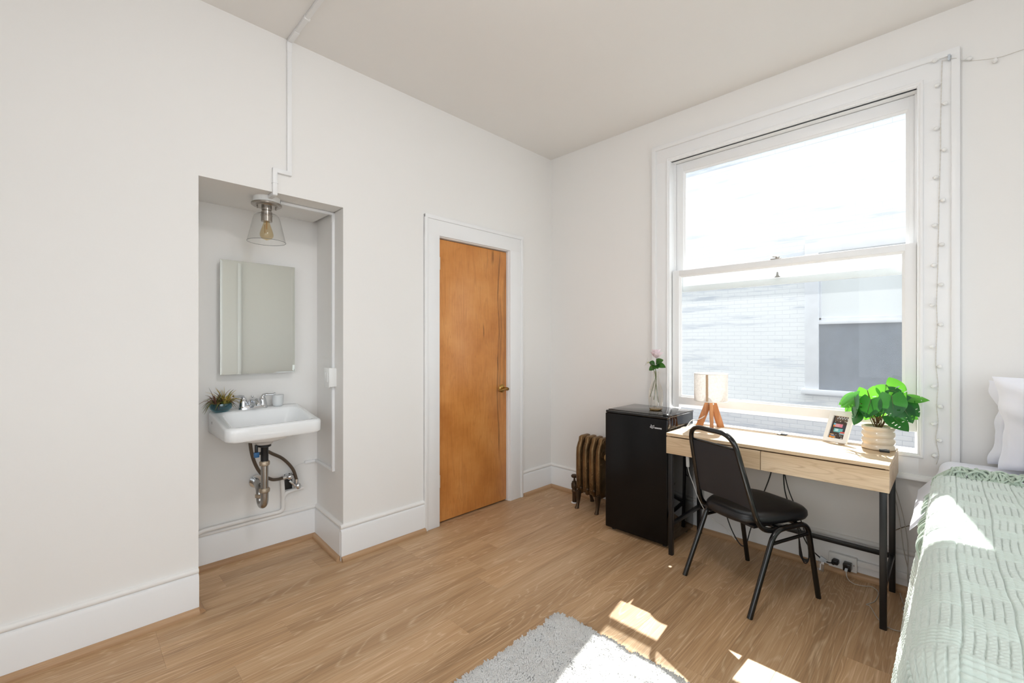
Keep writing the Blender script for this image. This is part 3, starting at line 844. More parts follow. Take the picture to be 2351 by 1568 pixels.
for i in range(64):
    a = -(XTOP-BX0)+0.02+0.62*i/64+rng.uniform(-0.006, 0.006)
    x = BX0+0.045-a; y = BY1+0.014; z = BZ-0.045-0.02*rng.random(); L = rng.uniform(0.05, 0.11); s_ = rng.uniform(-0.05, 0.03)
    yarn([(x, y-0.012, z+0.02), (x+s_*0.3, y+0.010+rng.uniform(0, .014), z-L*0.3), (x+s_*0.8, y+0.008+rng.uniform(0, .018), z-L*0.7), (x+s_, y+0.010+rng.uniform(-.004, .012), z-L)], rng.uniform(0.0026, 0.0038))
mk('side_fringe', fr, M['fringe'], bl, kind='stuff', smooth=60)

def pillow(name, loc, W, Hh, T, rot, mat, label, cat, seed, group=None, corner=0.10):
    n = 40; Vp = []; Fp = []
    rr = random.Random(seed); ph = rr.uniform(0, 9)
    for side in (1, -1):
        base = len(Vp)
        for i in range(n+1):
            for j in range(n+1):
                u = -1+2*i/n; v = -1+2*j/n
                th = T*max(0, (1-abs(u)**3.0))**0.5*max(0, (1-abs(v)**3.0))**0.5
                x = W/2*u*(1-corner*(1-v*v)*0.75*abs(u)**2-0.05*abs(u)**3*mnoise.noise(Vector((v*2.6+ph, u, 7)))); z = Hh/2*v*(1-corner*(1-u*u)*0.55*abs(v)**2)
                wr = 0.026*mnoise.noise(Vector((u*2.3+ph, v*2.3, side*3)))+0.012*mnoise.noise(Vector((u*6+ph, v*3, side)))
                Vp.append((x, side*(th*0.5+wr*min(1, th*12)), z))
        for i in range(n):
            for j in range(n):
                a = base+i*(n+1)+j; q = (a, a+n+1, a+n+2, a+1)
                Fp.append(q if side < 0 else q[::-1])
    m = Matrix.Translation(loc) @ Euler(rot).to_matrix().to_4x4()
    Vw = [m @ Vector(p) for p in Vp]
    root = thing(name, loc, label, cat, group)
    npmesh('case', [tuple(p) for p in Vw], Fp, mat, root)
    return root, m
pw, m_ = pillow('pillow', (3.035, -0.45, 0.93), 0.66, 0.40, 0.11, (R(-8), 0, R(90)), M['pillow'], 'white pillow leaning flat against the wall, rearmost on the bed', 'pillow', 2)
pw, m_ = pillow('pillow', (2.880, -0.435, 0.955), 0.60, 0.43, 0.16, (R(-12), R(2), R(86)), M['pillow'], 'white pillow standing in front of the other white pillow', 'pillow', 5)
b = MB(); b.box(-0.245, -0.22, 0.0, 0.002, -0.1, 0.04)
pw, m_ = pillow('cushion', (2.715, -0.470, 0.93), 0.48, 0.38, 0.15, (R(-16), 0, R(84)), M['cushion'], 'beige cushion with fringed edge at the right edge of the photo', 'cushion', 8)
fr = MB(); rng = random.Random(4)
for i in range(60):
    t = -1+2*i/59
    p0 = m_ @ Vector((-0.235, 0, 0.19*t)); d = m_.to_3x3() @ Vector((-0.03-rng.random()*0.012, rng.uniform(-.012, .012), rng.uniform(-.012, .012)))
    fr.tube([p0, p0+d*0.5+Vector((0, 0, 0.004)), p0+d], 0.0028, 5)
mk('fringe', fr, M['cushion'], pw, kind='stuff', smooth=60)

# ---------------------------------------------------------------- rug
rug = thing('rug', (0.6, 0.3, 0), 'cream shaggy pile rug on the floor in front of the chair', 'rug')
RX1, RY1, RX0, RY0 = 1.645, 1.318, -0.3, 0.16
b = MB(); b.box(RX0, RX1-0.006, RY0, RY1-0.006, 0.0005, 0.010, 0.004); mk('backing', b, M['rug'], rug)
rs = np.random.RandomState(5)
step = 0.0042
gx, gy = np.meshgrid(np.arange(0.55, RX1, step), np.arange(0.35, RY1, step), indexing='ij')
n = gx.size
px = gx.ravel()+rs.uniform(-0.003, 0.003, n); py = gy.ravel()+rs.uniform(-0.003, 0.003, n)
clump = np.array([mnoise.noise(Vector((x*26, y*26, 0))) for x, y in zip(px, py)])
clump2 = np.array([mnoise.noise(Vector((x*9, y*9, 4))) for x, y in zip(px, py)])
ht = 0.018+0.005*clump+0.003*rs.rand(n)
ang = clump*3.0+clump2*4+rs.uniform(-0.8, 0.8, n); lean = 0.006+0.007*rs.rand(n)
ex = np.clip((px-(RX1-0.02))/0.02, 0, 1)*0.012; ey = np.clip((py-(RY1-0.02))/0.02, 0, 1)*0.012
tx = px+np.cos(ang)*lean+ex; ty = py+np.sin(ang)*lean+ey; tz = 0.008+ht-0.5*(ex+ey)
r0 = 0.0044
Vr = np.zeros((n, 7, 3)); 
for k in range(3):
    aa = ang+k*2.0944
    Vr[:, k] = np.stack([px+r0*np.cos(aa), py+r0*np.sin(aa), np.full(n, 0.006)], 1)
    Vr[:, 3+k] = np.stack([(px*0.25+tx*0.75)+r0*1.15*np.cos(aa+0.4), (py*0.25+ty*0.75)+r0*1.15*np.sin(aa+0.4), 0.008+(tz-0.008)*0.86], 1)
Vr[:, 6] = np.stack([tx, ty, tz], 1)
fi = np.array([(0, 1, 4), (0, 4, 3), (1, 2, 5), (1, 5, 4), (2, 0, 3), (2, 3, 5), (3, 4, 6), (4, 5, 6), (5, 3, 6)])
Fr = (np.arange(n)[:, None, None]*7+fi[None]).reshape(-1, 3)
npmesh('pile', Vr.reshape(-1, 3), Fr, M['rug'], rug, kind='stuff')

# ---------------------------------------------------------------- desk
DSX0, DSX1, DSY0, DSY1, DSZ = 2.600, 3.066, 0.198, 1.246, 0.75
desk = thing('desk', ((DSX0+DSX1)/2, (DSY0+DSY1)/2, 0), 'pale oak desk with two drawers and black metal legs under the window', 'desk')
TT = 0.018; BZ0 = 0.625
b = MB(); b.box(DSX0, DSX1, DSY0, DSY1, DSZ-TT, DSZ, 0.001, 1); top_ = mk('desktop', b, M['desk'], desk)
b = MB(); b.box(DSX1-0.13, DSX1-0.128, 0.42, 0.93, DSZ-0.0005, DSZ+0.0006); mk('cable_flap_gap', b, M['subfloor'], top_)
b = MB(); b.box(DSX0+0.0175, DSX1, DSY0, DSY0+0.016, BZ0, DSZ-TT, 0.001, 1); mk('side_panel', b, M['desk'], desk)
b = MB(); b.box(DSX0+0.0175, DSX1, DSY1-0.016, DSY1, BZ0, DSZ-TT, 0.001, 1); mk('side_panel', b, M['desk'], desk)
b = MB(); b.box(DSX1-0.016, DSX1, DSY0+0.016, DSY1-0.016, BZ0, DSZ-TT); mk('back_panel', b, M['desk'], desk)
b = MB(); b.box(DSX0+0.02, DSX1-0.016, DSY0+0.016, DSY1-0.016, BZ0+0.004, BZ0+0.014); mk('bottom_panel', b, M['desk'], desk)
ym = 0.722
for (y0, y1) in ((DSY0, ym-0.0015), (ym+0.0015, DSY1)):
    b = MB(); b.box(DSX0-0.0005, DSX0+0.017, y0, y1, BZ0, DSZ-TT-0.006, 0.001, 1); mk('drawer_front', b, M['desk'], desk)
lg = 0.026
for y in (DSY0+0.010, DSY1-0.010-lg):
    for x in (DSX0+0.006, DSX1-0.006-lg):
        b = MB(); b.box(x, x+lg, y, y+lg, 0, BZ0, 0.003, 2); mk('leg', b, M['blackmetal'], desk)
    b = MB(); b.box(DSX0+0.03, DSX1-0.03, y+0.002, y+lg-0.002, BZ0-0.024, BZ0, 0.002); mk('top_rail', b, M['blackmetal'], desk)
    b = MB(); b.box(DSX0+0.03, DSX1-0.03, y+0.003, y+lg-0.003, 0.175, 0.197, 0.002); mk('side_stretcher', b, M['blackmetal'], desk)
b = MB(); b.box(DSX1-0.03, DSX1-0.008, DSY0+0.034, DSY1-0.034, 0.175, 0.197, 0.002); mk('back_stretcher', b, M['blackmetal'], desk)

# ---------------------------------------------------------------- fridge
FX0, FX1, FY0, FY1, FZ = 2.66, 3.062, 1.268, 1.722, 0.838
fg = thing('mini_fridge', ((FX0+FX1)/2, (FY0+FY1)/2, 0), 'black mini fridge with glossy sides between radiator and desk', 'fridge')
b = MB(); b.box(FX0+0.045, FX1, FY0+0.003, FY1-0.003, 0.025, FZ-0.012, 0.006, 3); mk('cabinet', b, M['fridgeside'], fg)
b = MB(); b.box(FX0+0.035, FX1, FY0, FY1, FZ-0.014, FZ, 0.005, 3); mk('top_panel', b, M['fridgeside'], fg)
b = MB(); b.box(FX0, FX0+0.04, FY0, FY1, 0.022, FZ-0.022, 0.006, 3); dr = mk('door', b, M['fridgefront'], fg)
b = MB(); b.box(FX0+0.003, FX0+0.04, FY0+0.001, FY1-0.001, FZ-0.021, FZ-0.004, 0.005, 3); mk('door_cap', b, M['glossblack'], dr)
b = MB(); b.box(FX0+0.004, FX0+0.04, FY0-0.0015, FY0+0.002, FZ-0.11, FZ-0.03, 0.001); mk('recessed_grip', b, M['fridgeside'], dr)
b = MB(); b.lathe([(0.022, FZ), (0.022, FZ+0.006), (0.018, FZ+0.009), (0, FZ+0.0092)], (FX0+0.045, FY0+0.028, 0), 16); b.box(FX0+0.02, FX0+0.075, FY0+0.002, FY0+0.04, FZ-0.002, FZ+0.004, 0.002); mk('hinge_cover', b, M['glossblack'], fg)
b = MB(); b.box(FX0+0.045, FX0+0.060, FY1-0.040, FY1-0.020, FZ-0.001, FZ+0.002, 0.001); mk('top_screw_plate', b, M['oldchrome'], fg)
for (x, y) in ((FX0+0.05, FY0+0.04), (FX0+0.05, FY1-0.04), (FX1-0.05, FY0+0.04), (FX1-0.05, FY1-0.04)):
    b = MB(); b.lathe([(0.015, 0), (0.015, 0.03)], (x, y, 0), 12); mk('foot', b, M['blackplastic'], fg)
# logo on the door: cat-eared emblem and lettering
M['logo'] = plain('logo_silver', C(226, 226, 228), 0.35)
b = MB(); xl = FX0-0.0006
def lg_line(pts, r): b.tube([(xl, 1.380-p[0]*0.00115, 0.752+p[1]*0.00115) for p in pts], r*1.1, 5)
lg_line([(0, 5), (3, 20), (7, 14), (11, 12), (15, 14), (20, 19), (19, 6), (14, 1), (8, 0), (3, 2), (-5, 6), (2, 8)], 0.0011)
lg_line([(3, 7), (9, 4), (15, 6)], 0.001); lg_line([(5, 11), (8, 9), (11, 10)], 0.0009)
mk('emblem', b, M['logo'], dr)
tc = bpy.data.curves.new('lettering', 'FONT'); tc.body = 'essons'; tc.size = 0.0185; tc.extrude = 0.0004; tc.offset = 0.0003
to = bpy.data.objects.new('lettering_src', tc); S.collection.objects.link(to)
dg = bpy.context.evaluated_depsgraph_get(); tme = bpy.data.meshes.new_from_object(to.evaluated_get(dg))
bpy.data.objects.remove(to, do_unlink=True)
tm = Matrix.Translation((xl, 1.354, 0.7525)) @ Matrix(((0, 0, -1, 0), (-1, 0, 0, 0), (0, 1, 0, 0), (0, 0, 0, 1)))
tme.transform(fg.matrix_basis.inverted() @ tm); tme.materials.clear(); tme.materials.append(M['logo'])
lo = bpy.data.objects.new('lettering', tme); S.collection.objects.link(lo); lo.parent = dr

# ---------------------------------------------------------------- chair (local frame: x forward, y left)
ch = thing('stacking_chair', (2.573, 0.772, 0), 'black metal stacking chair with vinyl seat drawn up to the desk', 'chair', rz=math.atan2(-0.407, 0.913))
for sy in (1, -1):
    b = MB(); v = 0.205*sy
    path = fillet([(-0.238, 0.211*sy, 0.0), (-0.066, v, 0.388), (0.165, v, 0.392), (0.238, 0.211*sy, 0.0)], 0.06, 7)
    def rad(p): return 0.0125
    b.tube(path, 0.0128, 12); mk('leg_frame', b, M['glossblack'], ch, local=True, smooth=50)
    b = MB(); b.tube([(-0.085, v, 0.325), (0.182, v, 0.338)], 0.0085, 10); mk('side_stretcher', b, M['glossblack'], ch, local=True)
for xx in (-0.02, 0.12):
    b = MB(); b.tube([(xx, -0.2, 0.386), (xx, 0.2, 0.386)], 0.0095, 10); mk('seat_crossbar', b, M['glossblack'], ch, local=True)
def bk(z): return -0.165-(z-0.46)*0.262
hoop = [(0.03, 0.187, 0.378), (-0.10, 0.185, 0.378), (bk(0.43), 0.181, 0.43), (bk(0.62), 0.165, 0.62), (bk(0.78), 0.151, 0.78), (bk(0.848), 0.105, 0.850),
        (bk(0.848), -0.105, 0.850), (bk(0.78), -0.151, 0.78), (bk(0.62), -0.165, 0.62), (bk(0.43), -0.181, 0.43), (-0.10, -0.185, 0.378), (0.03, -0.187, 0.378)]
hp = [hoop[0]]
b = MB(); b.tube(fillet([(0.05, 0.187, 0.381), (bk(0.38)+0.005, 0.186, 0.381), (bk(0.855), 0.142, 0.855), (bk(0.855), -0.142, 0.855), (bk(0.38)+0.005, -0.186, 0.381), (0.05, -0.187, 0.381)], 0.085, 9), 0.0118, 12, flat=1.15)
mk('back_frame', b, M['glossblack'], ch, local=True, smooth=50)
# back panel: slightly curved upholstered board
def panel(z0, z1, w0, w1, off, th, nm, mat):
    b = MB(); rings = []
    n = 12
    for k in range(n+1):
        z = z0+(z1-z0)*k/n; w = w0+(w1-w0)*k/n; e = min(k, n-k)/n; t2 = th*(0.35+0.65*min(1, e*6))
        ring = []
        for i in range(17):
            u = -1+2*i/16; ring.append(Vector((bk(z)+off+0.010*(1-u*u)-0.5*t2*(1-abs(u)**8*0.6), w*u, z)))
        for i in range(16, -1, -1):
            u = -1+2*i/16; ring.append(Vector((bk(z)+off+0.010*(1-u*u)+0.5*t2*(1-abs(u)**8*0.6), w*u, z)))
        rings.append(ring)
    b.loft(rings); return mk(nm, b, mat, ch, local=True, smooth=55)
bp = panel(0.488, 0.776, 0.163, 0.140, 0.002, 0.016, 'backrest', M['backpanel'])
b = MB(); b.tube([(bk(0.778)+0.01, -0.143, 0.780), (bk(0.778)+0.01, 0.143, 0.780)], 0.006, 8); mk('backrest_piping', b, M['glossblack'], bp, local=True)
b = MB()
def seat_ring(k, z, f): 
    out = []
    for i in range(48):
        a = 2*math.pi*i/48; ca, sa = math.cos(a), math.sin(a)
        e = 2/3.6
        ux = math.copysign(abs(ca)**e, ca); uy = math.copysign(abs(sa)**e, sa)
        hw = 0.190+0.026*ux
        out.append(Vector((0.030+0.222*ux*f, hw*uy*f, z)))
    return out
b.loft([seat_ring(0, 0.398, 0.90), seat_ring(0, 0.404, 0.97), seat_ring(0, 0.418, 1.0), seat_ring(0, 0.436, 0.99), seat_ring(0, 0.449, 0.94), seat_ring(0, 0.456, 0.82), seat_ring(0, 0.459, 0.55), seat_ring(0, 0.4595, 0.2)])
mk('seat', b, M['blackvinyl'], ch, local=True, smooth=60)
b = MB(); b.box(-0.15, 0.20, -0.16, 0.16, 0.392, 0.402); mk('seat_board', b, M['blackplastic'], ch, local=True)

# ---------------------------------------------------------------- radiator
rad = thing('radiator', (2.935, 2.01, 0), 'ornate bronze cast-iron radiator in the corner beside the black fridge', 'radiator')
ys = (2.098, 2.037, 1.976, 1.915)
def section(yc, foot):
    b = MB(); th = 0.024
    # outline of a section in x-z, front (camera side) at low x
    out = [(2.852, 0.15), (2.846, 0.25), (2.846, 0.42), (2.850, 0.478), (2.868, 0.515), (2.878, 0.530), (2.884, 0.560), (2.905, 0.566), (2.985, 0.566), (3.002, 0.560), (3.008, 0.530), (3.018, 0.515), (3.034, 0.478), (3.038, 0.42), (3.038, 0.25), (3.032, 0.15), (3.00, 0.105), (2.885, 0.105)]
    cxm = 2.942; czm = 0.33
    def ring(y, s):
        r = []
        for (x, z) in out:
            dx = x-cxm; dz = z-czm
            r.append(Vector((cxm+dx-math.copysign(min(abs(dx), s), dx), y, czm+dz-math.copysign(min(abs(dz), s), dz))))
        return r
    b.loft([ring(yc-th, 0.020), ring(yc-th*0.82, 0.007), ring(yc-th*0.35, 0.0), ring(yc+th*0.35, 0.0), ring(yc+th*0.82, 0.007), ring(yc+th, 0.020)])
    o = mk('section', b, M['bronze'], rad, smooth=50)
    # cast scrolls: raised spirals and leaf strokes on the near face and the front edge
    r = MB(); yf = yc-th*0.93
    def stroke(pts, w): r.tube(spline([(x, y, z) for x, y, z in pts], 4), w, 5)
    def spiral(cx, cz, R0, turns, y, sgn=1):
        stroke([(cx+sgn*R0*(1-t*0.85)*math.cos(turns*6.283*t), y, cz+R0*(1-t*0.85)*math.sin(turns*6.283*t)) for t in [i/14 for i in range(15)]], 0.0032)
    spiral(2.89, 0.44, 0.030, 1.6, yf); spiral(2.905, 0.535, 0.018, 1.3, yf); spiral(2.95, 0.54, 0.016, 1.3, yf, -1); spiral(2.885, 0.37, 0.022, 1.3, yf, -1)
    for k in range(5):
        z = 0.33-k*0.022; stroke([(2.865, yf+0.004, z-0.035), (2.874, yf+0.001, z-0.01), (2.895, yf, z+0.012)], 0.0028)
    for k in range(5): 
        z = 0.30-k*0.02; stroke([(2.848, yc-0.006, z-0.02), (2.8455, yc, z), (2.848, yc-0.014, z+0.03)], 0.0026)
    for k in range(4):
        z = 0.175-k*0.014; stroke([(2.853, yc+0.012, z+0.008), (2.849, yc, z), (2.853, yc-0.012, z+0.006)], 0.0028)
    stroke([(2.868, yc+0.012, 0.51), (2.866, yc-0.004, 0.512), (2.878, yc-0.016, 0.50)], 0.003)
    mk('scroll_ornament', r, M['bronze'], o, smooth=60)
    if foot:
        for sx in (1, -1):
            q = MB(); x0 = cxm-sx*0.085
            rings = []
            for (dx, z, w, d) in ((0.0, 0.135, 0.021, 0.030), (-0.002, 0.10, 0.020, 0.026), (0.000, 0.07, 0.015, 0.019), (-0.006, 0.04, 0.012, 0.014), (-0.014, 0.018, 0.013, 0.015), (-0.020, 0.006, 0.015, 0.019), (-0.020, 0.0, 0.015, 0.019)):
                cx_ = x0+sx*dx; rings.append([Vector((cx_+d*math.cos(a*math.pi/6), yc+w*math.sin(a*math.pi/6), z)) for a in range(12)])
            q.loft(rings); mk('foot', q, M['bronze_dk'], o, smooth=60)
for i, y in enumerate(ys): section(y, i in (0, 3))
b = MB(); b.tube([(2.94, ys[0], 0.14), (2.94, ys[-1]-0.03, 0.14)], 0.028, 14); b.tube([(2.94, ys[0], 0.50), (2.94, ys[-1]-0.03, 0.50)], 0.024, 14); mk('connecting_hub', b, M['bronze_dk'], rad)
for y in ys:
    b = MB(); b.sphere((2.848, y+0.030, 0.165), 0.011, u=10, v=6); mk('tie_bolt', b, M['bronze_dk'], rad)
b = MB(); rot = Matrix.Rotation(R(90), 4, 'X'); b.lathe([(0.026, 0), (0.026, 0.012), (0.014, 0.016), (0.012, 0.03), (0, 0.031)], (2.93, ys[-1]-0.024, 0.42), 12, mat=rot); mk('plug', b, plain('painted_plug', C(190, 150, 100), 0.5, 0.3), rad)
vx, vy = 2.918, 2.183
b = MB(); b.lathe([(0.017, 0.0), (0.017, 0.085), (0.022, 0.09), (0.022, 0.105), (0.018, 0.11), (0.025, 0.125), (0.026, 0.155), (0.020, 0.168), (0.021, 0.172), (0.010, 0.180), (0.007, 0.20), (0.008, 0.208), (0.0, 0.21)], (vx, vy, 0), 16)
b.tube([(vx, vy, 0.14), (vx+0.015, ys[0]+0.01, 0.14)], 0.016, 12); vb = mk('valve_body', b, M['bronze_dk'], rad, smooth=45)
b = MB(); b.lathe([(0.008, 0.203), (0.022, 0.207), (0.027, 0.214), (0.027, 0.222), (0.021, 0.229), (0.008, 0.231), (0, 0.231)], (vx, vy, 0), 14); mk('valve_handle', b, M['bronze_dk'], vb)
b = MB(); b.lathe([(0.026, 0.0), (0.026, 0.004), (0.018, 0.008)], (vx, vy, 0), 16); mk('floor_collar', b, M['trim'], vb)

# ---------------------------------------------------------------- sink in the alcove
sk = thing('wall_sink', (0.8175, 2.84, 0.0), 'white porcelain wall-hung sink with chrome taps in the alcove', 'sink')
SX0, SX1, SY0, SY1 = 0.572, 1.063, 2.618, 3.064
sx, sy = (SX0+SX1)/2, (SY0+SY1)/2; hx, hy = (SX1-SX0)/2, (SY1-SY0)/2
def rimz(y):
    """rim height falls from the deck at the wall to the front"""
    t = max(0, min(1, (2.95-y)/0.22)); t = t*t*(3-2*t)
    return 0.908-0.050*t
def sring(cx_, cy_, ax, ay, r, dz, mode):
    ring = rrect(cx_, cy_, ax, ay, r, 0, 8)
    for v in ring:
        if mode == 'rim': v.z = rimz(v.y)+dz
        else: v.z = dz
    return ring
b = MB()
by = 2.795                                            # bowl centre
rings = [sring(sx, sy+0.01, hx-0.03, hy-0.02, 0.05, 0.787, 'abs'), sring(sx, sy, hx-0.008, hy-0.006, 0.05, 0.783, 'abs'), sring(sx, sy, hx, hy, 0.05, 0.792, 'abs'),
         sring(sx, sy, hx, hy, 0.05, -0.014, 'rim'), sring(sx, sy, hx-0.004, hy-0.003, 0.05, -0.004, 'rim'), sring(sx, sy, hx-0.014, hy-0.012, 0.045, 0.0, 'rim'),
         sring(sx, by, hx-0.036, 0.140, 0.05, -0.001, 'rim'), sring(sx, by, hx-0.046, 0.132, 0.055, -0.010, 'rim'),
         sring(sx, by, hx-0.075, 0.118, 0.06, 0.80, 'abs'), sring(sx, by, hx-0.11, 0.095, 0.06, 0.765, 'abs'), sring(sx, by, 0.06, 0.045, 0.03, 0.755, 'abs'), sring(sx, by, 0.02, 0.02, 0.015, 0.753, 'abs')]
b.loft(rings)
basin = mk('basin', b, M['porcelain'], sk, smooth=50)
b = MB(); b.lathe([(0.16, 0.79), (0.14, 0.765), (0.09, 0.745), (0.05, 0.735), (0.04, 0.722), (0.0, 0.722)], (sx-0.02, 2.80, 0), 28, cap0=False); mk('bowl_underside', b, M['porcelain'], basin, smooth=60)
b = MB()
b.box(SX0-0.0008, SX0+0.0005, 2.935, 2.943, 0.857, 0.860); b.box(SX0-0.0008, SX0+0.0005, 2.9375, 2.9405, 0.846, 0.858)
mk('maker_mark', b, M['blackplastic'], basin)
for i in range(3):
    b = MB(); b.lathe([(0.006, 0), (0.006, 0.001)], (sx-0.06+0.05*i, 2.672, 0.842), 10, mat=Matrix.Rotation(R(-70), 4, 'X')); mk('overflow_hole', b, M['oldchrome'], basin)
# taps
fx, fy, fz = 0.790, 2.985, 0.908
b = MB(); b.loft([rrect(fx, fy, 0.078, 0.026, 0.025, fz-0.002), rrect(fx, fy, 0.078, 0.026, 0.025, fz+0.006), rrect(fx, fy, 0.074, 0.022, 0.021, fz+0.020), rrect(fx, fy, 0.068, 0.017, 0.016, fz+0.023)])
fb = mk('faucet_base', b, M['chrome'], sk, smooth=50)
for s_ in (-1, 1):
    hxp = fx+s_*0.051
    b = MB(); b.lathe([(0.024, fz+0.018), (0.023, fz+0.026), (0.020, fz+0.045), (0.016, fz+0.062), (0.012, fz+0.070), (0, fz+0.072)], (hxp, fy, 0), 20)
    b.tube(spline([(hxp, fy, fz+0.058), (hxp+s_*0.004, fy-0.004, fz+0.075), (hxp+s_*0.022, fy-0.016, fz+0.080), (hxp+s_*0.045, fy-0.03, fz+0.079), (hxp+s_*0.062, fy-0.04, fz+0.086)], 4), [0.012]*5+[0.010]*4+[0.008]*4+[0.0075]*4, 10, flat=0.75)
    mk('tap_handle', b, M['chrome'], fb, smooth=50)
b = MB()
b.loft([[Vector((fx+w*math.cos(a*math.pi/8), y+d*math.sin(a*math.pi/8), z)) for a in range(16)] for (w, d, y, z) in ((0.034, 0.022, fy, fz+0.018), (0.030, 0.020, fy-0.004, fz+0.035), (0.024, 0.018, fy-0.012, fz+0.052), (0.015, 0.012, fy-0.016, fz+0.062))])
b.tube(spline([(fx, fy-0.004, fz+0.040), (fx, fy-0.03, fz+0.052), (fx, fy-0.07, fz+0.050), (fx, fy-0.098, fz+0.038), (fx, fy-0.104, fz+0.026)], 5), [0.019]*6+[0.016]*5+[0.014]*5+[0.013]*5, 14)
mk('spout', b, M['chrome'], fb, smooth=55)
b = MB(); b.tube([(fx, fy+0.014, fz+0.02), (fx, fy+0.014, fz+0.066)], 0.003, 8); b.sphere((fx, fy+0.014, fz+0.07), 0.007, u=10, v=6); mk('pop_up_rod', b, M['chrome'], fb)
# waste
wx, wy = 0.800, 2.80
b = MB(); b.lathe([(0.034, 0.716), (0.034, 0.708), (0.022, 0.704), (0.020, 0.70), (0.020, 0.625), (0.0, 0.625)], (wx, wy, 0), 20); b.box(wx-0.050, wx-0.036, wy-0.012, wy+0.01, 0.655, 0.722, 0.003); b.bar((wx-0.045, wy, 0.668), (wx-0.015, wy, 0.672), 0.014, 0.014, bev=0.003)
tp = mk('tailpiece', b, M['blackplastic'], sk, smooth=45, label='black plastic tailpiece under the bowl')
b = MB(); b.box(wx-0.056, wx-0.030, wy-0.016, wy+0.006, 0.652, 0.682, 0.004); mk('rod_clip', b, M['blueplastic'], tp)
b = MB(); b.tube([(wx, wy, 0.628), (wx, wy, 0.42)], 0.0195, 18); mk('drain_tube', b, M['oldchrome'], sk, smooth=60)
for z in (0.610, 0.455):
    b = MB(); b.lathe([(0.0225, z-0.012), (0.027, z-0.008), (0.028, z+0.008), (0.024, z+0.014), (0.020, z+0.014)], (wx, wy, 0), 16); mk('slip_nut', b, M['rustring'], sk, smooth=40)
b = MB(); ub = [(wx, wy, 0.455), (wx, wy, 0.42)]
dv_ = Vector((-0.007, 0.060, 0))
arc = [Vector((wx, wy, 0.405))+dv_*(0.5-0.5*math.cos(R(a)))+Vector((0, 0, -0.040*math.sin(R(a)))) for a in range(0, 181, 15)]
pth = [Vector(p) for p in ub]+arc+[arc[-1]+Vector((0, 0, 0.02))]+[arc[-1]+Vector((0.002, 0.012, 0.040)), arc[-1]+Vector((0.008, 0.05, 0.046)), Vector((0.822, AY, 0.450))]
b.tube(pth, 0.0205, 16); mk('p_trap', b, M['oldchrome'], sk, smooth=60)
b = MB(); q0 = arc[-1]; b.lathe([(0.0215, 0.402), (0.026, 0.406), (0.026, 0.420), (0.0215, 0.424)], (q0.x, q0.y, 0), 16); mk('slip_nut', b, M['rustring'], sk)
b = MB(); b.lathe([(0.024, 0), (0.036, 0.004), (0.040, 0.016), (0.038, 0.02)], (0.822, AY, 0.450), 20, mat=Matrix.Rotation(R(90), 4, 'X')); mk('wall_flange', b, M['chrome'], sk, smooth=50)
# stop valves and hoses
vx_, vz_ = 1.015, 0.44
b = MB(); b.box(vx_-0.025, vx_+0.022, AY-0.006, AY+0.002, 0.352, 0.452, 0.002); mk('wall_box', b, M['blackplastic'], sk)
b = MB(); b.tube([(vx_-0.012, AY, 0.445), (vx_-0.012, AY-0.05, 0.445)], 0.012, 12); b.tube([(vx_-0.05, AY-0.045, 0.443), (vx_+0.012, AY-0.045, 0.447)], 0.013, 12); b.sphere((vx_-0.008, AY-0.06, 0.445), 0.018, 1.2, 0.7, 1, 12, 8)
b.tube([(vx_+0.035, AY, 0.378), (vx_+0.035, AY-0.05, 0.378)], 0.012, 12); b.tube([(vx_+0.035, AY-0.045, 0.365), (vx_+0.035, AY-0.045, 0.42)], 0.012, 12); b.sphere((vx_+0.04, AY-0.062, 0.376), 0.018, 1, 0.7, 1.2, 12, 8)
b.bar((vx_-0.01, AY-0.05, 0.42), (vx_+0.03, AY-0.05, 0.37), 0.02, 0.014, bev=0.004)
mk('stop_valve', b, M['chrome'], sk, smooth=45)
b = MB(); b.tube(spline([(0.762, 2.93, 0.79), (0.764, 2.94, 0.70), (0.785, 2.95, 0.60), (0.825, 2.96, 0.515), (0.885, 2.98, 0.462), (0.93, 3.0, 0.446), (vx_-0.05, AY-0.045, 0.443)], 8), 0.0098, 10); mk('supply_hose', b, M['hose'], sk, smooth=60)
b = MB(); b.tube(spline([(0.838, 2.93, 0.79), (0.842, 2.935, 0.67), (0.875, 2.95, 0.632), (0.955, 2.98, 0.575), (1.02, 3.0, 0.495), (vx_+0.035, AY-0.045, 0.415)], 8), 0.0098, 10); mk('supply_hose', b, M['hose'], sk, smooth=60)

# ---------------------------------------------------------------- things on and around the sink
tum = thing('glass_tumbler', (0.930, 2.99, 0.908), 'small frosted white glass tumbler at the right end of the sink deck', 'glass')
b = MB(); b.lathe([(0.020, 0.908), (0.027, 0.912), (0.031, 0.930), (0.033, 0.978), (0.031, 0.9785), (0.029, 0.932), (0.024, 0.918), (0.0, 0.916)], (0.930, 2.99, 0), 28); mk('cup', b, M['frosted'], tum, smooth=50)
ap = thing('air_plant_bowl', (0.622, 2.975, 0.908), 'spiky air plants in a teal glass bowl at the left end of the sink', 'plant')
b = MB(); b.lathe([(0.028, 0.908), (0.040, 0.912), (0.052, 0.926), (0.056, 0.942), (0.053, 0.956), (0.050, 0.955), (0.052, 0.941), (0.048, 0.928), (0.036, 0.916), (0.0, 0.914)], (0.622, 2.975, 0), 28); mk('bowl', b, M['tealglass'], ap, smooth=60)
rng = random.Random(21)
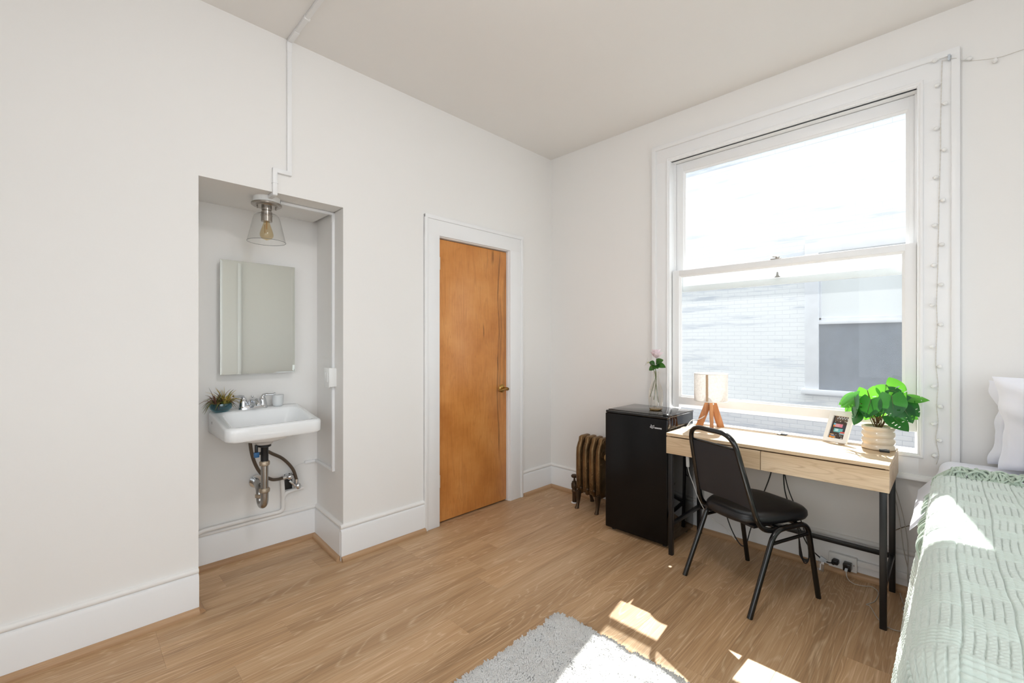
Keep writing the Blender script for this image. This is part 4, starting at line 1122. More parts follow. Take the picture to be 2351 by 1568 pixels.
for (cx_, cy_, mats, n, L0) in ((0.598, 2.968, ('air_rd', 'air_gn'), 28, 0.105), (0.640, 2.968, ('air_yl', 'air_gn', 'air_yl'), 36, 0.125), (0.618, 2.985, ('air_rd', 'air_rd'), 16, 0.11)):
    for k in range(n):
        a = rng.uniform(0, 6.283); el = rng.uniform(0.15, 1.25); L = L0*rng.uniform(0.7, 1.15)
        d = Vector((math.cos(a)*math.cos(el), math.sin(a)*math.cos(el)*0.8, math.sin(el)))
        if cy_+d.y*L > 3.05: d.y = (3.05-cy_)/L*0.6
        p0 = Vector((cx_, cy_, 0.940)); p1 = p0+d*L*0.5+Vector((0, 0, 0.010)); p2 = p0+d*L+Vector((0, 0, -0.045*(1.3-el)))
        b = MB(); pts = spline([p0, p1, p2], 4); nn = len(pts)
        b.tube(pts, [0.0058*(1-(i/(nn-1))**1.6)+0.0004 for i in range(nn)], 5, flat=0.35)
        mk('leaf', b, M[rng.choice(mats)], ap, smooth=60)
mir = thing('wall_mirror', (0.826, 3.03, 1.11), 'rectangular silver mirror hanging above the white sink', 'mirror')
MX0, MX1, MZ0, MZ1, MY = 0.624, 1.034, 1.115, 1.788, 3.0
b = MB(); b.box(MX0+0.01, MX1-0.01, MY+0.005, AY+0.001, MZ0+0.01, MZ1-0.01); mk('cabinet_box', b, M['trim'], mir)
b = MB(); bev = 0.014
def mr(y, s): return [Vector((MX0+s, y, MZ0+s)), Vector((MX1-s, y, MZ0+s)), Vector((MX1-s, y, MZ1-s)), Vector((MX0+s, y, MZ1-s))]
b.loft([mr(MY+0.005, 0), mr(MY+0.0008, 0), mr(MY+0.0002, 0.0008), mr(MY, bev)]); mk('mirror_glass', b, M['mirror'], mir, smooth=0)

# ---------------------------------------------------------------- ceiling light of the alcove
lx, ly = 0.791, 2.731
lt = thing('alcove_light', (lx, ly, AZ), 'clear glass bell light with amber filament bulb under the alcove ceiling', 'lamp')
b = MB(); b.lathe([(0.068, AZ), (0.068, AZ-0.028), (0.066, AZ-0.030), (0, AZ-0.030)], (lx, ly, 0), 32); mk('ceiling_box', b, M['whiteplastic'], lt, smooth=40)
b = MB(); b.lathe([(0.072, AZ-0.030), (0.077, AZ-0.034), (0.077, AZ-0.041), (0.070, AZ-0.046), (0.060, AZ-0.046), (0.056, AZ-0.050), (0.0, AZ-0.050)], (lx, ly, 0), 36); mk('canopy', b, M['nickel'], lt, smooth=35)
for s_ in (-1, 1):
    b = MB(); b.lathe([(0.004, AZ-0.046), (0.004, AZ-0.062), (0, AZ-0.063)], (lx+s_*0.045, ly-s_*0.01, 0), 8); mk('canopy_screw', b, M['nickel'], lt)
b = MB(); b.lathe([(0.026, AZ-0.050), (0.026, AZ-0.070), (0.022, AZ-0.072), (0.022, AZ-0.076), (0.028, AZ-0.078), (0.028, AZ-0.094), (0.030, AZ-0.096), (0.030, AZ-0.099), (0.028, AZ-0.101), (0.028, AZ-0.132), (0.024, AZ-0.132), (0.0, AZ-0.126)], (lx, ly, 0), 28); mk('socket', b, M['nickel'], lt, smooth=35)
b = MB(); b.lathe([(0.030, AZ-0.090), (0.052, AZ-0.092), (0.063, AZ-0.100), (0.068, AZ-0.115), (0.0975, AZ-0.246), (0.0955, AZ-0.246), (0.066, AZ-0.115), (0.061, AZ-0.102), (0.051, AZ-0.0945), (0.030, AZ-0.0925)], (lx, ly, 0), 48, False, False); mk('glass_shade', b, M['clearglass'], lt, smooth=50)
b = MB(); b.lathe([(0.0965+0.0012*math.cos(a*0.785), AZ-0.246+0.0012*math.sin(a*0.785)) for a in range(9)], (lx, ly, 0), 48, False, False); mk('shade_rim', b, plain('glass_edge', C(120, 122, 120), 0.1), lt, smooth=60)
b = MB(); b.lathe([(0.013, AZ-0.118), (0.014, AZ-0.135), (0.020, AZ-0.155), (0.030, AZ-0.185), (0.0345, AZ-0.203), (0.033, AZ-0.216), (0.024, AZ-0.228), (0.010, AZ-0.233), (0.003, AZ-0.236), (0, AZ-0.237)], (lx, ly, 0), 28); bb = mk('bulb', b, M['bulbglass'], lt, smooth=60)
b = MB(); b.tube([(lx+0.010*math.cos(t*3.14)*(1 if t % 2 else -1)*0.9, ly+0.008*math.sin(t*2.2), AZ-0.150-(0.05 if t % 2 else 0)) for t in range(9)], 0.0006, 5); b.tube([(lx, ly, AZ-0.13), (lx, ly, AZ-0.175)], 0.003, 6); mk('filament', b, M['filament'], bb)

# surface raceways
def raceway(name, runs, label, joints=()):
    root = thing(name, runs[0][0], label, 'raceway')
    for (p, q, w, d, up) in runs:
        b = MB(); b.bar(p, q, w, d, up, bev=0.003); mk('channel', b, M['trim'] if True else None, root)
    for (p, q, w, d, up) in joints:
        b = MB(); b.bar(p, q, w, d, up, bev=0.0025); mk('coupling', b, M['trim'], root)
    return root
yw = YW-0.008
ny = (0, 1, 0)
raceway('cable_raceway', [((0.863, YW-0.004, 2.962), (0.866, 0.62, 2.962), 0.024, 0.017, (0, 0, 1)), ((0.862, yw, 2.962), (0.862, yw, 2.232), 0.024, 0.017, ny), ((0.874, yw, 2.232), (0.777, yw, 2.232), 0.024, 0.0175, ny),
    ((0.789, yw, 2.244), (0.789, yw, 2.098), 0.024, 0.018, ny), ((0.789, YW-0.014, AZ-0.010), (0.789, 2.668, AZ-0.010), 0.0235, 0.018, (0, 0, 1))],
    'white raceway running from the ceiling down the wall to the alcove light',
    [((0.8645, 2.33, 2.961), (0.8645, 2.345, 2.961), 0.030, 0.021, (0, 0, 1)), ((0.864, 2.47, 2.961), (0.864, 2.57, 2.961), 0.0265, 0.019, (0, 0, 1)), ((0.862, yw, 2.955), (0.862, yw, 2.90), 0.0265, 0.019, ny), ((0.789, yw, 2.165), (0.789, yw, 2.160), 0.030, 0.021, ny)])
# unseen lamp added to brighten alcove and ceiling, placed where the raceway heads
M['lampglow'] = (lambda t: t.end(t.n('ShaderNodeEmission', i_0=(0.98, 0.985, 1.0, 1), i_1=54.0)))(NT('added_lamp_glow'))
clx, cly = 0.866, 0.56
cl = thing('added_ceiling_lamp', (clx, cly, ZC), 'added round opal ceiling lamp, placed where the ceiling raceway leads', 'lamp')
b = MB(); b.lathe([(0.085, ZC), (0.085, ZC-0.02), (0.05, ZC-0.035), (0.02, ZC-0.04), (0.02, ZC-0.08), (0.05, ZC-0.085), (0.0, ZC-0.086)], (clx, cly, 0), 28); mk('canopy', b, M['whiteplastic'], cl)
b = MB(); b.sphere((clx, cly, ZC-0.19), 0.11, u=24, v=14); mk('globe', b, M['lampglow'], cl, smooth=60)
xr = lambda y: AX1+(AXB-AX1)*(y-YW)/(AY-YW)
yr = 2.742; xs = xr(yr)-0.008
raceway('cable_raceway', [((0.862, ly+0.004, AZ-0.009), (xs+0.006, yr, AZ-0.009), 0.022, 0.016, (0, 0, 1)), ((xs, yr, AZ-0.002), (xs, yr, 1.13), 0.022, 0.016, (1, 0, 0))],
    'white raceway from the alcove light to the switch box on the side wall', [((xs, yr, AZ-0.004), (xs, yr, 2.055), 0.0245, 0.018, (1, 0, 0))])
raceway('cable_raceway', [((xs, yr, 1.04), (xs, yr, 0.50), 0.022, 0.016, (1, 0, 0)), ((xs+0.001, yr-0.011, 0.508), (xr(AY)-0.010, AY-0.004, 0.508), 0.018, 0.016, (0, 0, 1)), ((xr(AY)-0.004, AY-0.008, 0.508), (1.115, AY-0.008, 0.508), 0.016, 0.018, (0, 0, 1))],
    'white raceway below the switch box turning onto the alcove back wall')
sw = thing('switch_box', (xs, 2.742, 1.03), 'white surface-mounted switch box on the alcove side wall', 'switch')
b = MB(); b.box(xr(2.742)-0.045, xr(2.742)+0.003, 2.703, 2.781, 1.030, 1.146, 0.004); mk('box', b, M['whiteplastic'], sw)
b = MB(); b.box(xr(2.742)-0.049, xr(2.742)-0.044, 2.702, 2.782, 1.028, 1.148, 0.002); pl_ = mk('face_plate', b, M['whiteplastic'], sw)
for yy in (2.722, 2.746):
    b = MB(); b.box(xr(2.742)-0.052, xr(2.742)-0.048, yy, yy+0.018, 1.060, 1.118, 0.0015); mk('rocker', b, M['whiteplastic'], pl_)
# painted water pipe
wp = thing('painted_water_pipe', (0.93, AY, 0.4), 'painted water pipe along the alcove back wall below the sink', 'pipe')
yp = AY-0.016
b = MB(); b.tube(fillet([(AX0+0.01, yp-0.02, 0.200), (AX0+0.09, yp-0.012, 0.228), (0.80, yp, 0.226), (0.978, yp, 0.222), (0.978, yp, 0.32), (0.972, yp, 0.44)], 0.03, 6), 0.0125, 12); mk('riser', b, M['wall'], wp, smooth=60)
b = MB(); b.tube(fillet([(0.978, yp, 0.30), (0.99, yp, 0.335), (1.04, yp, 0.343), (1.10, yp, 0.346)], 0.02, 5), 0.0125, 12); mk('branch', b, M['wall'], wp, smooth=60)
tw = thing('thin_wall_wire', (1.06, AY, 0.5), 'thin white wire from the raceway end to the stop valves', 'wire')
b = MB(); b.tube(spline([(1.118, AY-0.008, 0.508), (1.06, AY-0.006, 0.495), (1.04, AY-0.006, 0.47), (1.02, AY-0.006, 0.44)], 5), 0.0018, 6); mk('strand', b, M['white_cord'], tw)

# ---------------------------------------------------------------- table lamp on the desk
tl = thing('table_lamp', (2.962, 1.115, DSZ), 'small table lamp with linen drum shade on three wooden legs', 'lamp')
cx_, cy_ = 2.962, 1.115
for k, a in enumerate((R(115), R(205), R(-35))):
    d = Vector((math.cos(a), math.sin(a), 0)); c0 = Vector((cx_, cy_, 0))
    b = MB(); b.bar(c0+d*0.074+Vector((0, 0, DSZ-0.004)), c0+d*0.013+Vector((0, 0, DSZ+0.166)), 0.021, 0.040, d, bev=0.002)
    bmesh.ops.bisect_plane(b.bm, geom=b.bm.verts[:]+b.bm.edges[:]+b.bm.faces[:], plane_co=(0, 0, DSZ), plane_no=(0, 0, -1), clear_outer=True)
    bmesh.ops.holes_fill(b.bm, edges=b.bm.edges[:])
    mk('leg', b, M['lampwood'], tl)
b = MB(); b.lathe([(0.020, DSZ+0.150), (0.020, DSZ+0.166), (0.006, DSZ+0.168), (0.006, DSZ+0.185), (0.014, DSZ+0.186), (0.014, DSZ+0.23), (0, DSZ+0.23)], (cx_, cy_, 0), 20); mk('lamp_holder', b, M['chrome'], tl)
b = MB(); b.lathe([(0.013, DSZ+0.228), (0.016, DSZ+0.245), (0.027, DSZ+0.268), (0.029, DSZ+0.28), (0.022, DSZ+0.297), (0, DSZ+0.304)], (cx_, cy_, 0), 20); mk('bulb', b, M['frosted'], tl, smooth=60)
sr_ = 0.101; z0, z1 = DSZ+0.176, DSZ+0.352
b = MB(); b.lathe([(sr_, z0), (sr_, z1), (sr_-0.0016, z1), (sr_-0.0016, z0), (sr_, z0)], (cx_, cy_, 0), 56, False, False); shd = mk('lamp_shade', b, M['linen'], tl, smooth=50)
for z in (z0, z1):
    b = MB(); b.lathe([(sr_-0.0008+0.0022*math.cos(a*0.785), z+0.0026*math.sin(a*0.785)) for a in range(9)], (cx_, cy_, 0), 56, False, False); mk('shade_hem', b, M['white_cord'], shd, smooth=60)
b = MB()
a0 = R(184); 
b.loft([[Vector((cx_+(sr_+o)*math.cos(a0+i*0.035), cy_+(sr_+o)*math.sin(a0+i*0.035), z)) for i in range(5)]+[Vector((cx_+(sr_-0.0005)*math.cos(a0+i*0.035), cy_+(sr_-0.0005)*math.sin(a0+i*0.035), z)) for i in range(4, -1, -1)] for o, z in ((0.001, z0+0.003), (0.001, z1-0.003))])
mk('shade_seam', b, M['linenseam'], shd, smooth=50)
b = MB()
for a in range(3): b.tube([(cx_, cy_, z0+0.012), (cx_+sr_*0.98*math.cos(a*2.09), cy_+sr_*0.98*math.sin(a*2.09), z0+0.012)], 0.0012, 6)
mk('spider', b, M['chrome'], shd)
b = MB(); b.tube(spline([(cx_, cy_, DSZ+0.155), (cx_-0.015, cy_+0.02, DSZ+0.09), (cx_-0.045, cy_+0.055, DSZ+0.055), (cx_-0.08, cy_+0.092, DSZ+0.045), (cx_-0.12, cy_+0.108, DSZ+0.008), (cx_-0.13, 1.240, DSZ+0.003), (cx_-0.14, 1.2545, DSZ-0.01), (cx_-0.15, 1.257, 0.68), (cx_-0.17, 1.252, 0.612), (2.755, 1.20, 0.612), (2.75, 1.178, 0.592)], 7), 0.0026, 8)
b.tube(spline([(2.75, 1.176, 0.525), (2.755, 1.168, 0.48), (2.775, 1.15, 0.41), (2.805, 1.135, 0.33), (2.84, 1.11, 0.25), (2.90, 1.08, 0.18), (2.98, 1.04, 0.12), (3.02, 0.98, 0.04)], 6), 0.0026, 8); crd = mk('cord', b, M['white_cord'], tl, smooth=60)
b = MB(); b.bar((2.751, 1.176, 0.522), (2.75, 1.178, 0.592), 0.020, 0.014, (1, 0, 0), bev=0.005, seg=3); mk('inline_switch', b, M['whiteplastic'], tl)

# ---------------------------------------------------------------- vase with flowers on the fridge
vxx, vyy, vz = 2.872, 1.452, FZ+0.0005
va = thing('flower_vase', (vxx, vyy, vz), 'ribbed amber glass bottle vase with a pink peony on the fridge', 'vase')
prof = [(0.036, 0.0), (0.042, 0.004), (0.045, 0.02), (0.047, 0.06), (0.0475, 0.10), (0.044, 0.135), (0.034, 0.17), (0.023, 0.205), (0.0185, 0.235), (0.0195, 0.262), (0.0205, 0.266)]
b = MB(); b.lathe([(r, vz+z) for r, z in prof], (vxx, vyy, 0), 40, True, False, rib=0.035); mk('bottle', b, M['amberglass'], va, smooth=0)
b = MB(); b.lathe([(0.037, vz+0.002), (0.041, vz+0.006), (0.042, vz+0.012), (0.02, vz+0.009), (0.0, vz+0.009)], (vxx, vyy, 0), 40); mk('thick_base', b, plain('amber_glass_base', C(190, 160, 110), 0.1, Transmission_Weight=0.6), va)
for pts in ([(0.02, -0.01, 0.05), (0.004, 0.0, 0.18), (-0.004, 0.0, 0.27), (0.0, -0.004, 0.355)], [(-0.005, 0.012, 0.07), (0.0, 0.0, 0.18), (0.004, 0.0, 0.26), (-0.002, 0.012, 0.30)], [(-0.025, 0.03, 0.09), (-0.01, 0.01, 0.18), (-0.003, 0.004, 0.25), (-0.022, 0.034, 0.325)]):
    b = MB(); b.tube(spline([(vxx+p[0], vyy+p[1], vz+p[2]) for p in pts], 6), 0.0022, 7); mk('stem', b, M['rose_stem'], va, smooth=60)
def blade(mb, base, tip, nrm, w, cup=0.0, droop=0.0, ns=8, nw=4, shape=0.8):
    base, tip, nrm = Vector(base), Vector(tip), Vector(nrm); L = tip-base; d = L.normalized(); sd = d.cross(nrm).normalized(); nn = sd.cross(d)
    rows = []
    for i in range(ns+1):
        s_ = i/ns; ww = w*max(0.02, math.sin(math.pi*min(1, s_**shape))**0.75) if i < ns else w*0.02
        rows.append([base+L*s_+sd*(ww*q)+nn*(cup*ww*q*q*1.0-droop*s_*s_*L.length) for q in [-1+2*j/nw for j in range(nw+1)]])
    V = [v for r in rows for v in r]; n = nw+1
    mb.faces(V, [(i*n+j, i*n+j+1, (i+1)*n+j+1, (i+1)*n+j) for i in range(ns) for j in range(nw)])
rng = random.Random(9)
pc = Vector((vxx, vyy-0.004, vz+0.372))
b = MB()
for ring, (n, rr_, zz, w) in enumerate(((6, 0.030, 0.038, 0.024), (7, 0.046, 0.034, 0.028), (8, 0.052, 0.014, 0.028), (5, 0.016, 0.040, 0.020))):
    for k in range(n):
        a = 6.283*k/n+ring*0.5+rng.uniform(-.15, .15); d = Vector((math.cos(a), math.sin(a), 0))
        tip = pc+d*rr_*rng.uniform(0.85, 1.05)+Vector((0, 0, zz+rng.uniform(-.004, .008)))
        blade(b, pc-Vector((0, 0, 0.016)), tip, (Vector((0, 0, 1))-d*0.8), w, 0.9, -0.22, 6, 4, 0.6)
mk('peony_bloom', b, M['petal'], va, smooth=60)
pc2 = Vector((vxx-0.026, vyy+0.042, vz+0.328)); ax = Vector((-0.55, 0.8, 0.25)).normalized(); o1 = ax.orthogonal().normalized(); o2 = ax.cross(o1)
b = MB()
for k in range(14):
    a = 6.283*k/14; d = o1*math.cos(a)+o2*math.sin(a); blade(b, pc2, pc2+d*0.036*rng.uniform(.85, 1.1)+ax*0.020, ax-d*0.5, 0.008, 0.3, 0.0, 5, 2)
mk('daisy_bloom', b, M['petal_white'], va, smooth=60)
b = MB(); b.sphere(tuple(pc2+ax*0.006), 0.008, u=10, v=6); mk('daisy_centre', b, M['yellow'], va)
for (bx_, by_, bz_, tx, ty, tz) in ((0, -0.004, 0.325, -0.02, -0.055, 0.345), (0, -0.006, 0.315, -0.01, -0.075, 0.300), (0, 0, 0.31, -0.03, -0.03, 0.29), (0, 0.006, 0.315, -0.035, 0.03, 0.33), (0, 0.004, 0.30, -0.02, 0.042, 0.275), (0, -0.004, 0.33, 0.03, -0.04, 0.35), (-0.004, 0.002, 0.31, -0.05, 0.004, 0.32)):
    b = MB(); blade(b, (vxx+bx_, vyy+by_, vz+bz_), (vxx+tx, vyy+ty, vz+tz), (-0.75, -0.2, 0.6), 0.023, 0.25, 0.1, 8, 4, 0.75); mk('leaf', b, M['rose_leaf'], va, smooth=60)

# ---------------------------------------------------------------- potted monstera on the desk
px_, py_ = 2.985, 0.272
mo = thing('potted_monstera', (px_, py_, DSZ), 'bright green monstera in a ribbed beige ceramic pot on the desk', 'plant')
pr = []
for k in range(33):
    z = DSZ+0.118*k/32; t = k/32
    r = 0.0615+0.0085*abs(math.sin(math.pi*(t*3.5+0.2)))**0.6
    if k == 0: r = 0.060
    pr.append((r, z))
pr += [(0.064, DSZ+0.1205), (0.061, DSZ+0.119), (0.060, DSZ+0.105), (0.0, DSZ+0.105)]
b = MB(); b.lathe(pr, (px_, py_, 0), 48); mk('pot', b, M['pot'], mo, smooth=70)
b = MB(); b.lathe([(0.0600, DSZ+0.1055), (0.045, DSZ+0.109), (0.0, DSZ+0.110)], (px_, py_, 0), 32, cap0=False); mk('soil', b, M['soil'], mo)
def monstera_leaf(size, droop, seed):
    """heart leaf with cut margins, tip along +x, face +z, petiole at the origin"""
    rr2 = random.Random(seed); ns, nw = 26, 10; w0 = 0.52
    cuts = [rr2.choice((0, 0, 1, 2)) for _ in range(8)]
    def pos(s_, q):
        ww = w0*(math.sin(math.pi*min(1.0, (0.09+0.91*s_)**0.70))**0.85 if s_ < 1 else 0)
        x = s_ - 0.26*max(0, 1-s_*3.2)*abs(q)**0.9*(1.15-0.35*abs(q))
        y = ww*q
        z = -droop*(s_**2)*0.5-0.20*abs(q)**1.6*ww*2*0.5+0.05*abs(q)
        return Vector((x*size, y*size, z*size))
    V = [pos(i/ns, -1+2*j/(2*nw)) for i in range(ns+1) for j in range(2*nw+1)]; n = 2*nw+1; F = []
    for i in range(ns):
        for j in range(2*nw):
            q = abs((-1+2*(j+0.5)/(2*nw)))
            side = 0 if j < nw else 1
            slot = {8: 0, 12: 1, 16: 2, 20: 3}.get(i)
            if slot is not None and ((cuts[slot+4*side] == 1 and q > 0.58) or (cuts[slot+4*side] == 2 and 0.30 < q < 0.58)): continue
            F.append((i*n+j, (i+1)*n+j, (i+1)*n+j+1, i*n+j+1))
    return V, F
# (y, z offsets of the petiole joint from the pot axis / desk, depth, tip direction (x,y,z), facing, size, light?)
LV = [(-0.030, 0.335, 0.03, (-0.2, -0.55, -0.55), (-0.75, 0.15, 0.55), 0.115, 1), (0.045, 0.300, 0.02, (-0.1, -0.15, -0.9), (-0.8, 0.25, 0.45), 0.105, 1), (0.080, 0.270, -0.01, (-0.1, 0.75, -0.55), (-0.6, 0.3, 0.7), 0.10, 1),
      (-0.058, 0.285, -0.045, (-0.35, -0.12, -0.9), (-0.85, -0.1, 0.45), 0.112, 0), (-0.075, 0.292, 0.0, (-0.1, -0.45, -0.8), (-0.5, -0.4, 0.7), 0.10, 1), (0.022, 0.262, -0.06, (-0.3, 0.20, -0.9), (-0.75, 0.1, 0.6), 0.10, 0),
      (-0.098, 0.265, 0.01, (-0.15, -0.6, -0.65), (-0.6, -0.3, 0.7), 0.10, 0), (-0.110, 0.275, 0.045, (0.1, -0.9, 0.0), (-0.4, 0.0, 0.9), 0.085, 1), (0.098, 0.245, 0.03, (0.1, 0.6, -0.75), (-0.7, 0.4, 0.5), 0.085, 1),
      (0.090, 0.258, -0.03, (-0.3, 0.10, -0.95), (-0.3, 0.9, 0.3), 0.10, 0), (0.070, 0.225, -0.02, (-0.25, 0.3, -0.9), (-0.8, 0.5, 0.3), 0.08, 0), (-0.055, 0.180, -0.03, (-0.3, -0.7, -0.55), (-0.6, -0.2, 0.8), 0.095, 0),
      (-0.085, 0.215, 0.04, (0.1, -0.7, -0.4), (-0.6, -0.1, 0.8), 0.085, 1), (0.075, 0.185, -0.035, (-0.2, 0.35, -0.9), (-0.7, 0.6, 0.4), 0.07, 0), (-0.045, 0.312, 0.0, (-0.1, -0.8, -0.2), (-0.6, 0.1, 0.75), 0.06, 0),
      (0.0, 0.225, 0.04, (0.0, 0.1, -0.9), (-0.9, 0.0, 0.4), 0.08, 1), (-0.008, 0.240, -0.03, (-0.2, 0.15, -0.9), (-0.9, 0.1, 0.3), 0.07, 0), (0.035, 0.215, 0.03, (0.0, 0.3, -0.8), (-0.8, 0.2, 0.5), 0.08, 1), (-0.095, 0.235, -0.02, (-0.2, -0.5, -0.8), (-0.7, -0.4, 0.6), 0.09, 0), (0.115, 0.262, 0.05, (0.0, 0.8, -0.6), (-0.6, 0.3, 0.7), 0.08, 1)]
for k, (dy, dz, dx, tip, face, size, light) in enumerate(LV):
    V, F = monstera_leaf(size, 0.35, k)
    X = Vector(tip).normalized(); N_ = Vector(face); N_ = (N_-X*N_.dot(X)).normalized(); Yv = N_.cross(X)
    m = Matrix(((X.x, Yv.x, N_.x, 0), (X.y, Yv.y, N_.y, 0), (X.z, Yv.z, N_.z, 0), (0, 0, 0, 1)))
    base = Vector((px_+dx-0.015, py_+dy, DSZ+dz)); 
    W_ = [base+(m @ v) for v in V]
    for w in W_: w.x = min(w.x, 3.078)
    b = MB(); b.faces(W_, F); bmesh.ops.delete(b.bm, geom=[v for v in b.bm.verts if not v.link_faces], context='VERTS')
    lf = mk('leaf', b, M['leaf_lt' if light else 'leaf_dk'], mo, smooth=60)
    b = MB(); b.tube([base+(m @ Vector((size*t, 0, -0.35*t*t*0.5*size-0.0006))) for t in (0, 0.25, 0.5, 0.75, 0.95)], [0.0016, 0.0014, 0.0011, 0.0008, 0.0004], 5); mk('midrib', b, M['rose_stem'], lf, smooth=60)
    s0 = Vector((px_+0.012*math.cos(k*2.4), py_+0.014*math.sin(k*2.4), DSZ+0.106))
    b = MB(); b.tube(spline([s0, s0.lerp(base, 0.45)+Vector((0, 0, 0.03)), base], 6), 0.0019, 6); mk('leaf_stalk', b, M['stem'], mo, smooth=60)

# ---------------------------------------------------------------- photo frame
pf0 = Vector((2.997, 0.512, DSZ)); pf1 = Vector((2.960, 0.400, DSZ))
ux = (pf1-pf0).normalized(); nx_ = Vector((-ux.y, ux.x, 0)); nx_ = nx_ if nx_.x < 0 else -nx_
fw, fh = (pf1-pf0).length, 0.176
up_ = (Vector((0, 0, 1))*math.cos(R(29))-nx_*math.sin(R(29))).normalized(); fn = ux.cross(up_); fn = fn if fn.x < 0 else -fn
pf = thing('photo_frame', tuple((pf0+pf1)/2), 'white photo frame with a colourful street picture leaning back on the desk', 'picture frame')
def fp(u, v, d): return pf0+ux*u+up_*v+fn*d+Vector((0, 0, 0.0035))
def fbox(u0, u1, v0, v1, d0, d1, b): b.loft([[fp(u0, v0, d0), fp(u1, v0, d0), fp(u1, v1, d0), fp(u0, v1, d0)], [fp(u0, v0, d1), fp(u1, v0, d1), fp(u1, v1, d1), fp(u0, v1, d1)]])
bw = 0.021
b = MB(); fbox(0, bw, 0, fh, 0, 0.012, b); fbox(fw-bw, fw, 0, fh, 0, 0.012, b); fbox(bw, fw-bw, 0, bw, 0, 0.0118, b); fbox(bw, fw-bw, fh-bw, fh, 0, 0.0118, b); mk('frame', b, M['print_white'], pf, smooth=30)
b = MB(); fbox(0.004, fw-0.004, 0.004, fh-0.004, -0.002, 0.002, b); mk('backing', b, M['blackplastic'], pf)
b = MB(); q = fp(fw/2, fh*0.6, 0); q2 = Vector((q.x+0.035, q.y-0.01, DSZ+0.002)); b.bar(q-fn*0.003, q2, 0.03, 0.003, (1, 0, 0)); mk('easel_strut', b, M['blackplastic'], pf)
pic = [(0, 1, 0, 1, (74, 62, 56)), (0, 1, 0.80, 1, (104, 88, 74)), (0.0, 0.10, 0, 1, (52, 50, 54)), (0.62, 1.0, 0.30, 0.62, (58, 62, 74)), (0.22, 0.70, 0.52, 0.66, (220, 160, 176)), (0.50, 0.68, 0.53, 0.65, (226, 130, 152)), (0.12, 0.22, 0.52, 0.60, (240, 140, 50)), (0.12, 0.24, 0.60, 0.68, (120, 190, 214)),
       (0.22, 0.78, 0.30, 0.46, (110, 184, 190)), (0.30, 0.50, 0.34, 0.44, (190, 220, 224)), (0.66, 0.95, 0.26, 0.34, (206, 92, 84)), (0.62, 0.92, 0.22, 0.27, (150, 190, 206)), (0.05, 0.40, 0.0, 0.13, (240, 150, 50)), (0.14, 0.38, 0.10, 0.17, (96, 122, 156)), (0.06, 0.30, 0.17, 0.20, (236, 190, 140)), (0.20, 0.30, 0.0, 0.05, (34, 32, 34)), (0.30, 0.55, 0.46, 0.50, (40, 42, 48))]
for i in range(9): pic.append((0.25+0.08*i % 0.7, 0.30+0.08*i % 0.7, 0.86+0.05*(i % 2), 0.93+0.05*(i % 2), (206, 216, 228)))
rng = random.Random(12)
for i in range(26): u = rng.uniform(0.4, 0.95); v = rng.uniform(0.0, 0.2); pic.append((u, u+0.03, v, v+0.05, rng.choice(((230, 228, 222), (90, 86, 84), (150, 140, 128), (40, 38, 40)))))
for i in range(16): u = rng.uniform(0.12, 0.9); v = rng.uniform(0.68, 0.8); pic.append((u, u+0.05, v, v+0.04, rng.choice(((226, 224, 216), (60, 52, 48), (140, 120, 104)))))
cols = {}; mats = []; b = MB()
pu0, pu1, pv0, pv1 = bw-0.001, fw-bw+0.001, bw-0.001, fh-bw+0.001
for k, (u0, u1, v0, v1, c) in enumerate(pic):
    u1, v1 = min(u1, 1), min(v1, 1)
    if c not in cols: cols[c] = len(mats); mats.append(plain('print_ink', C(*c), 0.3))
    d = 0.0026+k*0.00006
    U = lambda t: pu0+(pu1-pu0)*t; Vv = lambda t: pv0+(pv1-pv0)*t
    nf = len(b.bm.faces)
    b.faces([fp(U(u0), Vv(v0), d), fp(U(u1), Vv(v0), d), fp(U(u1), Vv(v1), d), fp(U(u0), Vv(v1), d)], [(0, 1, 2, 3)])
    b.bm.faces.ensure_lookup_table(); b.bm.faces[-1].material_index = cols[c]
mk('street_print', b, mats, pf, smooth=0)

# small things on the desk
dv1 = thing('black_gadget', (2.925, 0.243, DSZ), 'small flat black gadget with grey label lying at the desk corner', 'gadget')
mrot = Matrix.Translation((2.925, 0.243, DSZ)) @ Matrix.Rotation(R(8), 4, 'Z')
b = MB(); b.box(-0.026, 0.026, -0.020, 0.020, 0.0, 0.012, 0.002, 2, mrot); mk('body', b, M['blackplastic'], dv1)
b = MB(); b.box(-0.023, 0.023, -0.017, 0.017, 0.012, 0.0126, 0, 1, mrot); lb = mk('label_plate', b, plain('grey_label', C(170, 176, 178), 0.4), dv1)
b = MB()
for k in range(4): b.box(-0.018+0.010*k, -0.012+0.010*k, -0.012, 0.010-0.006*(k % 2), 0.0126, 0.013, 0, 1, mrot)
mk('printed_lines', b, M['blackplastic'], lb)
dv2 = thing('cable_cover', (3.035, 0.722, DSZ), 'small silver cable cover propped open at the back of the desk', 'cover')
b = MB(); b.bar((3.012, 0.742, DSZ+0.004), (3.038, 0.722, DSZ+0.020), 0.034, 0.003, bev=0.001); mk('flap', b, M['chrome'], dv2)
b = MB(); b.box(3.015, 3.052, 0.698, 0.746, DSZ, DSZ+0.004, 0.001); mk('collar', b, M['blackplastic'], dv2)

